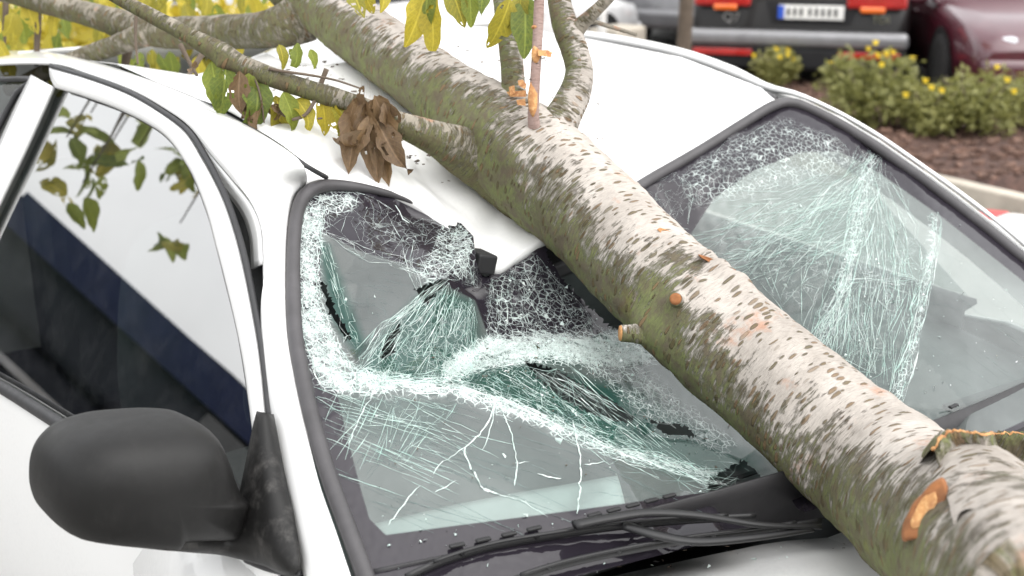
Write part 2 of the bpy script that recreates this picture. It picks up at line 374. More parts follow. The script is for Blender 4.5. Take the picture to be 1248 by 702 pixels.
# bed edge runs across the view to the right of the white car
K0 = atz(1080, 205, .12); K1p = atz(1248, 244, .12)
kd = (K1p-K0); kd.z = 0; kd.normalize(); kn = Vector((-kd.y, kd.x, 0))
if kn.dot(Vector((FW[0], FW[1], 0))) < 0: kn = -kn
kerb = empty('kerb', (0, 0, 0)); kerb['kind'] = 'structure'; kerb['label'] = 'beige concrete kerb along the planting bed'
kproto = None
for i in range(-9, 6):
    c = K0+kd*(i*1.0+.5)+kn*.05; c.z = .05
    if kproto is None:
        V, F = [], []; box_geo(V, F, (0, 0, 0), (.985, .11, .16)); kproto = link('kerb_stone', V, F, M['kerb'], kerb, False)
        m = kproto.modifiers.new('bevel', 'BEVEL'); m.width = .012; m.segments = 2; o = kproto
    else:
        o = kproto.copy(); col.objects.link(o)
    o.location = c; o.rotation_euler = (0, R(random.uniform(-.4, .4)), math.atan2(kd.y, kd.x)+R(random.uniform(-.3, .3)))
def bed():
    V = []; F = []; nx, ny = 120, 30
    for j in range(ny):
        for i in range(nx):
            p = K0+kd*(-9+15*i/(nx-1))+kn*(.1+2.3*j/(ny-1)); e = min(1, j/3, (ny-1-j)/2)
            V.append((p.x, p.y, .07+.05*e+.05*noise.noise(Vector((p.x*3, p.y*3, 0)))))
    for j in range(ny-1):
        for i in range(nx-1): a = j*nx+i; F.append((a, a+1, a+1+nx, a+nx))
    tag(link('planting_bed', V, F, M['mulch']), 'dark mulch planting bed behind the kerb', 'planting bed', kind='structure')
    V, F = [], []
    for k in range(2600):
        p = K0+kd*random.uniform(-3, 5)+kn*random.uniform(.15, 2.3); s = random.uniform(.015, .05)
        rot = Matrix.Rotation(random.uniform(0, 6.3), 3, 'Z') @ Matrix.Rotation(random.uniform(-.6, .6), 3, 'X')
        box_geo(V, F, (p.x, p.y, .13+.05*noise.noise(Vector((p.x*3, p.y*3, 0)))), (s*1.6, s*.8, s*.4), rot)
    tag(link('bark_chips', V, F, M['chip'], None, False), 'loose reddish bark chips scattered over the planting bed', 'bark mulch', kind='stuff')
bed()

# ================================================================== the fallen tree's line, needed by the dents
TRUNK = [  # picture x, y, plane y, radius
 (1330, 790, -.53, .096), (1195, 676, -.29, .093), (1092, 592, -.115, .0838), (990, 506, .025, .080), (880, 413, .18, .079), (790, 331, .33, .079),
 (712, 253, .48, .080), (655, 205, .58, .086), (610, 168, .66, .080), (545, 117, .78, .060), (470, 63, .97, .057), (392, 3, 1.2, .056), (330, -45, 1.4, .055), (230, -150, 1.85, .045), (150, -240, 2.4, .03)]
TP = [aty(a, b, c) for a, b, c, r in TRUNK]; TR = [t[3] for t in TRUNK]
def trunk_at(y):
    ys = [p.y for p in TP]
    return (float(np.interp(y, ys, [p.x for p in TP])), float(np.interp(y, ys, [p.z for p in TP])), float(np.interp(y, ys, TR)))

# ================================================================== the white car
car = empty('white_car', (0, .6, 0), 'white car with shattered windscreen and crushed roof under the fallen trunk', 'car')
def adopt(o):                                           # keep world placement under the car's empty
    o.parent = car; o.matrix_parent_inverse = Matrix.Translation((0, -.6, 0)); return o
# ---- near side: rail + A pillar, one pressed band
railL = [(-90, 84), (0, 78), (67, 78), (110, 91), (160, 110), (200, 132), (232, 155), (258, 188), (285, 220), (308, 250), (319, 280), (322, 320), (320, 380), (324, 440), (332, 505), (346, 580), (361, 650), (374, 705), (390, 770)]
railR = [(-90, 60), (0, 63), (55, 65), (120, 79), (180, 99), (235, 121), (285, 147), (330, 172), (368, 200), (372, 221), (357, 240), (350, 280), (348, 340), (349, 390), (356, 440), (368, 500), (388, 585), (412, 655), (450, 770)]
xr = [-.545, -.55, -.555, -.555, -.55, -.54, -.53, -.52, -.51]
A3 = [side(*p) for p in railL]
B3 = [atx(p[0], p[1], xr[i]) if i < 9 else Vector(glass_pts([p], [0.0])[0]) for i, p in enumerate(railR)]
Aq, Bq = paired(A3, B3, 6)
adopt(ribbon_band('near_pillar', Aq, Bq, M['white'], None, .010, Vector((-.5, -.4, .75)), 8, .006))
# dark band added in the gap between door and pillar for the interior's shade
dl = [side(p[0]-26, p[1]+4, -.035) for p in railL[5:15]]; dr = [side(p[0]+12, p[1], -.045) for p in railL[5:15]]
Aq2, Bq2 = paired(dl, dr, 4); adopt(ribbon_band('gap_shade_band', Aq2, Bq2, M['dark'], None, 0, seg=3))
# grey door-aperture flange seen between rail and door frame
fl = [side(p[0]-1, p[1]+2, -.004) for p in railL[5:12]]; fr_ = [side(p[0]-14, p[1]+8, -.03) for p in railL[5:12]]
Aq3, Bq3 = paired(fl, fr_, 5); adopt(ribbon_band('pillar_flange', Aq3, Bq3, M['white'], None, 0, seg=3))
# ---- near door: frame, glass, rubbers, panel, handle
# belt rubber and door skin
belt = [(-150, 378), (-80, 424), (0, 470), (50, 501), (98, 531), (160, 566), (230, 604), (300, 640), (345, 672)]
bl3 = [side(*p) for p in belt]
rows = []
for k, (dx, dz) in enumerate([(.004, .004), (-.004, -.010), (-.008, -.03), (-.014, -.07), (-.024, -.16), (-.032, -.28), (-.03, -.40), (-.02, -.52), (.02, -.6)]):
    rows.append([p+Vector((dx, 0, dz)) for p in [Vector(q) for q in catmull(bl3, 30)]])
door = adopt(grid('door', rows, M['white'], None, .006))
def dpart(o): o.parent = door; return o
dpart(tube('belt_rubber', catmull([p+Vector((-.006, 0, .004)) for p in bl3], 40), .0085, M['rubber'], None, 8, 1.3))
outer = [(-90, 96), (0, 92), (62, 84), (108, 97), (156, 115), (196, 138), (227, 163), (247, 195), (262, 222), (275, 250), (288, 290), (299, 335), (308, 380), (315, 420), (320, 460), (325, 510), (335, 570)]
inner = [(30, 186), (52, 140), (70, 107), (103, 117), (142, 131), (180, 149), (208, 169), (232, 203), (243, 226), (256, 262), (266, 300), (276, 338), (286, 378), (294, 413), (301, 450), (308, 500), (316, 560)]
# front and top band of the frame
Ao, Ai = paired([side(*p) for p in outer[2:]], [side(*p) for p in inner[2:]], 5)
dpart(ribbon_band('door_frame', Ao, Ai, M['white'], None, .004, Vector((-.9, 0, .4)), 6, .008))
# rear upright of the frame (beside the quarter window)
Bo, Bi = paired([side(*p) for p in [(40, 92), (22, 128), (2, 172), (-25, 232), (-70, 330), (-110, 420)]], [side(*p) for p in [(66, 106), (47, 148), (26, 194), (-2, 252), (-45, 345), (-85, 432)]], 4)
dpart(ribbon_band('door_frame', Bo, Bi, M['white'], None, .004, Vector((-.9, 0, .4)), 5, .008))
# window glass
win = [(68, 108), (103, 119), (142, 133), (180, 151), (208, 171), (230, 204), (243, 232), (256, 268), (276, 342), (294, 415), (307, 480), (316, 540), (330, 640), (310, 645), (98, 532), (0, 470), (-80, 425), (-40, 340), (5, 240), (45, 152)]
wv = [side(*p, -.012) for p in win]
wg = link('window_glass', wv, [tuple(range(len(wv)))], M['side_glass'], door, False)
wr = catmull([side(*p, -.004) for p in [(-85, 428), (-2, 250), (26, 192), (47, 148), (67, 106), (103, 117), (142, 131), (180, 149), (208, 169), (232, 203), (256, 262), (276, 338), (294, 413), (308, 500), (318, 570)]], 90)
dpart(tube('window_rubber', wr, .0042, M['rubber'], None, 8))
ds = catmull([side(*p, .002) for p in [(62, 80), (67, 82), (110, 95), (158, 113), (198, 136), (230, 160), (250, 190), (265, 218), (279, 250), (292, 290), (303, 335), (312, 380), (319, 420), (324, 460), (329, 510)]], 90)
dpart(tube('door_seal', ds, .0046, M['rubber'], None, 8))
hnd = Vector(bl3[0])+Vector((-.055, .0, -.10)); dpart(tube('door_handle', catmull([hnd+Vector((.02, -.09, 0)), hnd+Vector((-.01, -.06, .004)), hnd+Vector((-.012, .05, .004)), hnd+Vector((.02, .09, 0))], 16), .011, M['plastic'], None, 8))
# quarter window behind the door and the flank round it
qv = [side(*p, -.008) for p in [(-120, 430), (-85, 330), (-30, 215), (0, 152), (22, 112), (40, 97), (0, 96), (-90, 102), (-170, 140), (-230, 330)]]
adopt(link('quarter_window', qv, [tuple(range(len(qv)))], M['side_glass'], None, False))
adopt(tube('quarter_window_rubber', catmull([side(*p, -.003) for p in [(-85, 330), (-30, 215), (0, 152), (22, 112), (40, 98), (0, 97), (-90, 103)]], 50), .006, M['rubber'], None, 8))
# ---- rear body (mostly hidden), lower flanks, bonnet, wings, wheels
def mirx(v): return Vector((-v.x, v.y, v.z))
body_secs = []
for y, zb, zt, w in [(-1.0, .30, .62, .66), (-.85, .25, .74, .74), (-.55, .22, .80, .775), (-.1, .22, .85, .79)]:
    body_secs.append([Vector((s*w*fx, y, zb+(zt-zb)*fz)) for s, fx, fz in [(-1, .95, 0), (-1, 1, .35), (-1, 1, .75), (-1, .96, .94), (-1, .86, 1.0), (-1, .6, 1.03), (-1, .3, 1.045), (1, 0.0, 1.05), (1, .3, 1.045), (1, .6, 1.03), (1, .86, 1), (1, .96, .94), (1, 1, .75), (1, 1, .35), (1, .95, 0)]])
adopt(grid('front_body', [body_secs[0], body_secs[1], body_secs[2]], M['white'], None, .01))
# bonnet with its rear edge along the cowl
bon_edge = [(470, 762, .86), (600, 729, .870), (735, 696, .878), (860, 669, .882), (985, 643, .882), (1130, 606, .878), (1260, 560, .872), (1370, 500, .868)]
be = catmull([atz(*p) for p in bon_edge], 40); rows = []
for t in np.linspace(0, 1, 16):
    r = []
    for p in be:
        x, y, z = p; y2 = y*(1-t)+(-.88+.10*(x/.7)**2)*t; z2 = z-.012*(t > 0)*min(1, 0)-.13*t**1.6-.02*(x/.65)**2*t
        tx, tz, tr = trunk_at(y2); dd = x-tx; z2 = min(z2, z2-max(0, .012-.15*abs(dd))*(1 if y2 < .05 else 0))
        if t == 0: z2 -= .012
        r.append(Vector((x*(1+.06*t), y2, z2)))
    rows.append(r)
adopt(grid('bonnet', rows, M['white'], None, .004))
for s in (-1, 1):
    rows = []
    for y, z, xo, xi in [(.55, .86, .79, .74), (.3, .90, .80, .715), (.10, .885, .80, .70), (-.15, .87, .80, .70), (-.5, .84, .79, .72), (-.85, .78, .74, .70)]:
        rows.append([Vector((s*a, y, b)) for a, b in [(xi, z), (xi+.03*(xo-xi)/.1, z-.005), (xo-.02, z-.03), (xo, z-.09), (xo+.012, z-.3), (xo, .34)]])
    adopt(grid('wing', rows, M['white'], None, .006))
def wheel(loc, parent, r=.29, w=.18, axis='X'):
    def disc(name, prof, mat, par):
        V = []; F = []; n = 36
        for (x, rr) in prof:
            for k in range(n): a = 2*math.pi*k/n; V.append(Vector((x, rr*math.cos(a), rr*math.sin(a))))
        for i in range(len(prof)-1):
            for k in range(n): a = i*n+k; b = i*n+(k+1) % n; F.append((a, b, b+n, a+n))
        F.append(tuple(range(n))); F.append(tuple(range((len(prof)-1)*n, len(prof)*n)))
        return link(name, V, F, mat, par)
    wh = disc('wheel', [(-w/2+.02, .1), (w/2-.02, .1)], M['dark'], parent); wh.location = loc
    disc('tyre', [(-w/2, r*.66), (-w/2, r*.93), (-w/2+.02, r), (w/2-.02, r), (w/2, r*.93), (w/2, r*.66)], M['tyre'], wh)
    disc('rim', [(-w/2+.006, r*.64), (-w/2+.02, r*.5), (0, r*.45), (w/2-.02, r*.5), (w/2-.006, r*.64)], M['rim'], wh)
    return wh
for sx in (-1, 1):
    for y in (-.45, 1.95):
        wo = wheel((sx*.70, y, .29), None); wo.parent = car; wo.matrix_parent_inverse = Matrix.Translation((0, -.6, 0))
# far flank, tail, floor
rows = []
for y, w, zt in [(.55, .79, .86), (1.0, .80, .88), (1.6, .80, .90), (2.2, .79, .92), (2.6, .74, .90)]:
    rows.append([Vector((w*.97, y, zt)), Vector((w, y, zt-.06)), Vector((w+.01, y, .55)), Vector((w-.03, y, .22))])
adopt(grid('far_flank', rows, M['white'], None, .006))
rows = [[Vector((-x, v.y, v.z)) for x, v in [(v.x, v) for v in r]] for r in rows[2:]]
adopt(grid('rear_flank', rows, M['white'], None, .006))
rows = []
for x in np.linspace(-.76, .76, 13):
    e = 1-(x/.76)**2; rows.append([Vector((x*.82, 1.85+.05*e, 1.31)), Vector((x*.9, 2.25+.08*e, 1.15)), Vector((x, 2.5+.1*e, .93)), Vector((x, 2.62+.1*e, .88)), Vector((x, 2.66+.1*e, .6)), Vector((x*.95, 2.6+.1*e, .25))])
adopt(grid('tailgate', rows, M['white'], None, .006))
box_o = box('floor_pan', (0, .8, .24), (1.5, 3.3, .04), M['dark']); adopt(box_o)

# ---- roof with the dent of the trunk
front = [(372, 219, .605), (400, 216, .61), (440, 224, .61), (480, 233, .60), (508, 246, .60), (535, 268, .575), (562, 292, .54), (590, 316, .515), (608, 325, .505), (630, 312, .51), (655, 297, .515), (705, 266, .54), (760, 231, .58), (795, 214, .60), (830, 194, .61), (865, 174, .62), (905, 149, .635), (945, 122, .645)]
FE = [aty(*p) for p in front]; xs = [p.x for p in FE]
FOLDS = [((-.22, .60), (-.50, .95), .022, .05), ((-.30, .56), (-.34, 1.15), -.016, .045), ((-.02, .62), (.42, .92), .020, .06), ((.10, .70), (.30, 1.35), -.014, .05), ((-.26, .53), (-.12, .66), .016, .022), ((-.40, .9), (-.30, 1.5), .02, .06)]
def roof_h(x, y):
    z = 1.352-.03*(x/.55)**2+.012*math.sin((y-.6)*1.6)-.03*max(0, y-1.5)**1.3
    tx, tz, tr = trunk_at(y); bot = tz-tr*.86; A = max(0., 1.352-bot)+.012
    w = .34+.10*math.sin(y*5); dx = abs(x-tx)
    tent = max(0, 1-dx/w); g = math.exp(-(dx/.22)**2)
    s = A*(.55*tent+.45*g)*max(0, min(1, (.535-abs(x))/.12))
    for (x0, y0), (x1, y1), dz, wd in FOLDS:
        L2 = (x1-x0)**2+(y1-y0)**2; u = max(0, min(1, ((x-x0)*(x1-x0)+(y-y0)*(y1-y0))/L2)); dd = math.hypot(x-x0-u*(x1-x0), y-y0-u*(y1-y0)); s += dz*max(0, 1-dd/wd)*math.sin(math.pi*min(1, .15+u*.85))
    return z-s+.004*noise.noise(Vector((x*7, y*4, 3)))*min(1, A*12)
LIMX = [-150, 0, 80, 165, 235, 285, 330, 430, 560, 660, 709, 830, 945]; LIMY = [64, 66, 70, 81, 92, 80, 60, 30, 31, 38, 46, 70, 114]
def sink(v, t):                                          # the crushed roof sags behind the rails
    for _ in range(4):
        d = np.array(v)-CAM; zc = d @ FW; px = 624+FPX*(d @ RT)/zc; py = 351-FPX*(d @ UP)/zc; lim = float(np.interp(px, LIMX, LIMY))
        if py < lim: v = v-Vector((0, 0, (lim-py)*zc/FPX/.95))
    return v
rows = []; NT = 110
colsP = [Vector(q) for q in paired(FE, FE, 8)[0]]
for i, t in enumerate(np.linspace(0, 1, NT)):
    r = []
    for p in colsP:
        bx = p.x*1.0+(np.sign(p.x)*.06*abs(p.x/.5)**3); x = p.x+(bx-p.x)*min(1, t*3); y = p.y+(1.86-p.y)*t**1.15
        f = math.exp(-((y-p.y)/.10)**1.4) if y > p.y else 1
        z = roof_h(x, y)*(1-f)+(p.z+(roof_h(x, y)-roof_h(p.x, p.y))*.25)*f
        r.append(sink(Vector((x, y, z)), t))
    rows.append(r)
# lip folded under the leading edge
rows = [[p+Vector((0, .02, -.022)) for p in rows[0]], [p+Vector((0, .002, -.012)) for p in rows[0]]]+rows
adopt(grid('roof', rows, M['white'], None, .002))
gut = catmull([atx(p[0]+2, p[1]+1, xr[i]+.004) for i, p in list(enumerate(railR))[1:9]]+[aty(398, 217, .60)], 60)
adopt(tube('roof_gutter', [p+np.array([0, 0, .001]) for p in gut], .0035, M['rubber'], None, 8))
# crumpled torn strip behind the gutter
# ---- far rail, far gutter, far pillar
fr3 = [atx(690, 40, .56), atx(760, 50, .56), atx(830, 65, .555), atx(890, 86, .545), atx(935, 106, .525)]+[Vector(glass_pts([p], [0.])[0])+Vector((.012, .004, .003)) for p in [(968, 118), (1010, 136), (1060, 164), (1110, 198), (1190, 256), (1270, 322), (1350, 392), (1430, 466)]]
frq = [Vector(p) for p in catmull(fr3, 60)]
rr = [.011 if k < 22 else max(.004, .011-.0008*(k-22)) for k in range(60)]
adopt(tube('far_rail', frq, rr, M['white'], None, 10))
adopt(tube('far_gutter', catmull([atx(690, 46, .54), atx(760, 58, .54), atx(830, 74, .53), atx(890, 96, .52), atx(945, 121, .49)], 40), .0065, M['seal'], None, 8))
rows = []
for p in frq[::3]: rows.append([p+Vector((.0, .01, -.006)), p+Vector((.03, .04, -.03)), p+Vector((.06, .09, -.10))])
adopt(grid('far_pillar', rows, M['white'], None, .006))
# rear part of far rail and far side glass
fs = [Vector((.59, .72, 1.24)), Vector((.575, 1.1, 1.29)), Vector((.575, 1.6, 1.28)), Vector((.6, 2.0, 1.22)), Vector((.74, 2.2, .95)), Vector((.76, 1.2, .92)), Vector((.74, .40, .92))]
adopt(link('far_window_glass', fs, [tuple(range(7))], M['side_glass'], None, False))
adopt(tube('far_centre_pillar', [Vector((.575, 1.25, 1.3)), Vector((.76, 1.22, .9))], .03, M['white'], None, 8))

# ---- interior
rows = []
for y, z in [(.06, .865), (.14, .885), (.30, .90), (.45, .905), (.55, .89), (.60, .84), (.60, .70), (.62, .5)]:
    rows.append([Vector((x, y+.03*(x/.6)**2, z-.02*(x/.65)**2+.025*math.exp(-((x+.36)/.17)**2)*(1 if .25 < y < .58 else 0))) for x in np.linspace(-.66, .66, 25)])
adopt(grid('dashboard', rows, M['trim'], None, .01))
for i in range(4):
    adopt(box('demister_vent', (-.45+.3*i, .13, .884), (.2, .018, .006), M['dark']))
def seat(x, y):
    pr = [(1, 0), (1.02, .03), (.97, .07), (.85, .10), (.5, .12), (.1, .125)]
    s = puff('seat', [Vector((x+a, y+b, .42)) for a, b in [(-.24, .1), (-.25, -.3), (-.2, -.45), (0, -.48), (.2, -.45), (.25, -.3), (.24, .1)]], Vector((0, 0, 1)), pr, M['seat'], None); adopt(s)
    puff('seat_back', [Vector((x+a, y+.16-.25*b, .50+b)) for a, b in [(-.23, 0), (-.25, .25), (-.22, .5), (-.1, .56), (.1, .56), (.22, .5), (.25, .25), (.23, 0)]], Vector((0, -1, .3)), pr, M['seat'], s)
    puff('head_rest', [Vector((x+a, y+.05, 1.10+b)) for a, b in [(-.12, 0), (-.13, .08), (-.1, .16), (0, .175), (.1, .16), (.13, .08), (.12, 0), (0, -.015)]], Vector((0, -1, .1)), pr, M['seat'], s)
seat(-.36, 1.22); seat(.36, 1.22)
sw = [Vector((-.36+.185*math.cos(a), .72-.06*math.sin(a), .90+.175*math.sin(a))) for a in np.linspace(0, 2*math.pi, 41)]
st = tube('steering_wheel', sw, .015, M['trim'], None, 10); adopt(st)
for a in (0.2, math.pi-.2, -math.pi/2): o = tube('spoke', [Vector((-.36, .71, .89)), Vector((-.36+.18*math.cos(a), .72-.06*math.sin(a), .90+.17*math.sin(a)))], .014, M['trim'], st, 8)
puff('horn_pad', [Vector((-.36+.07*math.cos(a), .71, .89+.06*math.sin(a))) for a in np.linspace(0, 6.283, 13)[:-1]], Vector((0, .3, 1)), [(1, 0), (.95, .02), (.7, .03), (.1, .034)], M['trim'], st)
adopt(box('rear_bench', (0, 2.0, .72), (1.25, .22, .62), M['seat'], None, None, .06))
adopt(box('headliner_edge', (-.14, .60, 1.055), (.34, .10, .03), M['dark'], None, Matrix.Rotation(-.2, 3, 'Y'), .008))
vb = aty(592, 322, .50); adopt(box('mirror_mount', vb+Vector((.0, .02, .0)), (.034, .05, .030), M['dark'], None, Matrix.Rotation(.25, 3, 'Y'), .004))
adopt(box('bulkhead', (0, .02, .62), (1.3, .04, .44), M['dark']))

rows = [[Vector((.70, y, .93)), Vector((.665, y, .92)), Vector((.66, y, .6)), Vector((.66, y, .3))] for y in (.35, .8, 1.3, 1.9, 2.3)]
adopt(grid('far_door_lining', rows, M['trim'], None, .01))
# ---- mirror
mo = [(100, 519), (130, 511), (168, 507), (205, 505), (230, 507), (247, 514), (259, 528), (269, 550), (278, 578), (287, 594), (296, 602), (289, 628), (280, 648), (240, 651), (203, 655), (197, 664), (150, 660), (105, 655), (77, 649), (57, 632), (47, 606), (47, 578), (55, 554), (70, 536), (84, 526)]
fdir = Vector((.10, -1, .12)).normalized()
hs_ = mir = puff('door_mirror', [aty(a, b, .28) for a, b in mo], fdir, [(.78, -.075), (.90, -.072), (.955, -.05), (.965, -.02), (.965, 0), (.955, .018), (.93, .034), (.88, .050), (.80, .063), (.68, .074), (.53, .081), (.36, .086), (.19, .0885), (.05, .089)], M['plastic'], None, n=110); adopt(mir)
fa = [(203, 655), (240, 653), (281, 649), (290, 625), (298, 598), (306, 560), (313, 525), (319, 502)]
fb = [(205, 664), (235, 667), (275, 671), (322, 684), (363, 697), (357, 645), (342, 580), (328, 507)]
def ft3(a, b): t = max(0, min(1, (a-235)/100)); return aty(a, b, .235).lerp(side(a, b, .014), t**1.4)
Fa, Fb = paired([ft3(*q) for q in fa], [ft3(*q) for q in fb], 8)
fo = ribbon_band('mirror_foot', Fa, Fb, M['plastic'], mir, .016, Vector((-.45, -.8, .35)), 12, .012)
ce = [aty(a, b, .40)+fdir*.012 for a, b in [(203, 655), (240, 652), (281, 648), (297, 601)]]
for o_, v_ in ((hs_, .12), (fo, 1.0)):
    a_ = o_.data.attributes.new('worn', 'FLOAT', 'POINT'); a_.data.foreach_set('value', [v_]*len(o_.data.vertices))
mg = [aty(a, b, .28)-fdir*.076 for a, b in mo[::2]]; cc = sum(mg, Vector())/len(mg)
link('mirror_glass', [cc+(p-cc)*.78 for p in mg], [tuple(range(len(mg)))], M['chrome'], mir, False)
tube('foot_gasket', catmull([side(a, b, .004) for a, b in [(366, 700), (345, 697), (322, 691), (300, 682)]], 20), .004, M['rubber'], mir, 8)
# ================================================================== the shattered windscreen
outline = [(372, 236), (362, 252), (357, 280), (355, 320), (357, 400), (366, 450), (380, 510), (402, 585), (428, 655), (445, 705), (458, 758), (560, 738), (643, 718), (740, 693), (811, 675), (885, 654), (956, 632), (1020, 612), (1080, 590), (1135, 570), (1183, 550), (1268, 511), (1338, 474), (1393, 438), (1340, 392), (1260, 328), (1180, 264), (1100, 204), (1040, 164), (1000, 142), (970, 130), (948, 128), (905, 153), (860, 180), (830, 199), (795, 219), (765, 236), (730, 258), (690, 290), (655, 303), (630, 318), (606, 332), (588, 338), (580, 318), (577, 288), (562, 272), (540, 266), (512, 258), (480, 242), (440, 231), (400, 227)]
def dy(px, py, y): return max(-.005, gz(aty(px, py, y)))
topY = {(948, 128): .64, (905, 153): .63, (860, 180): .62, (830, 199): .61, (795, 219): .60, (765, 236): .58, (730, 258): .56, (690, 290): .52, (655, 303): .515, (630, 318): .515, (606, 332): .51, (588, 338): .51,
        (562, 272): .58, (540, 266): .59, (512, 258): .60, (480, 242): .60, (440, 231): .60, (400, 227): .60}
ctrl = []
for p in outline: ctrl.append((p[0], p[1], dy(*p, topY[p]) if p in topY else (.055 if p in ((580, 318), (577, 288)) else 0.0)))
nB = len(ctrl)
inner_pts = [ # facets: x, y, depth
 (385, 270, .006), (392, 300, .012), (405, 345, .026), (425, 395, .034), (440, 425, .03), (450, 300, .030), (500, 322, .030), (545, 332, .026), (500, 280, .050), (470, 262, .040), (430, 460, .004), (470, 400, .018), (440, 345, .028),
 (560, 352, .050), (578, 365, .065), (585, 345, .098), (520, 420, .050), (480, 455, .032), (560, 448, .062), (575, 420, .075), (600, 420, .095), (650, 340, .105), (650, 400, .112), (700, 360, .125), (720, 405, .122), (610, 370, .105),
 (378, 448, .002), (460, 463, .006), (560, 474, .012), (640, 499, .014), (740, 546, .020), (830, 577, .035), (905, 596, .06), (620, 445, .060), (700, 432, .085), (760, 470, .100), (700, 500, .060), (780, 535, .075), (850, 540, .110), (900, 560, .115), (780, 425, .125),
 (400, 480, .0), (450, 560, .0), (600, 580, -.004), (760, 590, .004), (860, 600, .02), (960, 610, .04), (470, 640, 0), (700, 630, 0),
 (730, 300, .150), (790, 360, .150), (870, 430, .150), (960, 520, .140), (1050, 590, .09), (820, 270, .105), (850, 255, .080), (845, 300, .115), (900, 330, .110), (920, 300, .085), (980, 400, .092), (960, 450, .125), (1010, 400, .060), (1040, 470, .080), (1090, 490, .035), (1120, 530, .05),
 (1060, 192, .012), (1000, 220, .030), (930, 215, .030), (1138, 262, .004), (1128, 345, .008), (1110, 420, .012), (1040, 320, .032), (1090, 300, .022), (960, 275, .055), (1180, 420, .0), (1180, 500, .004), (1250, 430, 0), (1010, 165, .004), (880, 200, .045), (850, 230, .065)]
ctrl += inner_pts
cx = np.array([c[:2] for c in ctrl], float); cd = np.array([c[2] for c in ctrl])
def eid(a, b):
    f = lambda q: int(np.argmin(((cx-np.array(q))**2).sum(1))); return (f(a), f(b))
creases = [[(378, 448), (430, 460), (460, 463), (560, 474), (640, 499), (740, 546), (830, 577), (905, 596)], [(545, 332), (560, 352), (578, 365), (585, 345), (588, 338)], [(545, 332), (470, 400), (430, 460)],
           [(385, 270), (392, 300), (405, 345), (425, 395), (440, 425), (430, 460)], [(1060, 192), (960, 275), (920, 300)], [(1060, 192), (1040, 320), (1010, 400), (980, 400)], [(1060, 192), (1138, 262), (1128, 345), (1110, 420), (1090, 490)], [(850, 230), (850, 255), (845, 300)], [(600, 420), (650, 400), (720, 405)]]
edges = [(i, (i+1) % nB) for i in range(nB)]
for c in creases: edges += [eid(a, b) for a, b in zip(c, c[1:])]
cv, ce_, cf, ov, oe, of = delaunay_2d_cdt([Vector(p) for p in cx], edges, [list(range(nB))], 1, 1e-4)
cvx = np.array([tuple(v) for v in cv])
cvd = np.array([cd[o[0]] if o else cd[np.argmin(((cx-np.array(v))**2).sum(1))] for v, o in zip(cvx, ov)])
TRI = [(f[0], f[k], f[k+1]) for f in cf for k in range(1, len(f)-1)]
def depth(p):
    p = np.asarray(p, float); out = np.full(len(p), np.nan)
    for a, b, c in TRI:
        A, B, C = cvx[a], cvx[b], cvx[c]; den = (B[1]-C[1])*(A[0]-C[0])+(C[0]-B[0])*(A[1]-C[1])
        if abs(den) < 1e-9: continue
        u = ((B[1]-C[1])*(p[:, 0]-C[0])+(C[0]-B[0])*(p[:, 1]-C[1]))/den; v = ((C[1]-A[1])*(p[:, 0]-C[0])+(A[0]-C[0])*(p[:, 1]-C[1]))/den
        m = (u > -.001) & (v > -.001) & (u+v < 1.001) & np.isnan(out); out[m] = u[m]*cvd[a]+v[m]*cvd[b]+(1-u[m]-v[m])*cvd[c]
    bad = np.isnan(out)
    for i in np.where(bad)[0]: out[i] = cvd[np.argmin(((cvx-p[i])**2).sum(1))]
    return out
def soft_depth(p, r=5.0):
    p = np.asarray(p, float); acc = depth(p)*2
    for k in range(6): acc = acc+depth(p+r*np.array([math.cos(k*1.047), math.sin(k*1.047)]))
    return acc/8
def inside(p, poly):
    p = np.asarray(p, float); m = np.zeros(len(p), bool); q = poly
    for (x1, y1), (x2, y2) in zip(q, q[1:]+q[:1]):
        c = ((y1 > p[:, 1]) != (y2 > p[:, 1])) & (p[:, 0] < (x2-x1)*(p[:, 1]-y1)/((y2-y1) or 1e-9)+x1); m ^= c
    return m
def segdist(p, poly, closed=True):
    d = np.full(len(p), 1e9); q = [np.array(v, float) for v in poly]
    for a, b in zip(q, (q[1:]+q[:1]) if closed else q[1:]):
        t = np.clip(((p-a) @ (b-a))/max((b-a) @ (b-a), 1e-9), 0, 1); d = np.minimum(d, np.linalg.norm(p-(a+t[:, None]*(b-a)), axis=1))
    return d
def sdf(p, poly): d = segdist(p, poly); return np.where(inside(p, poly), d, -d)
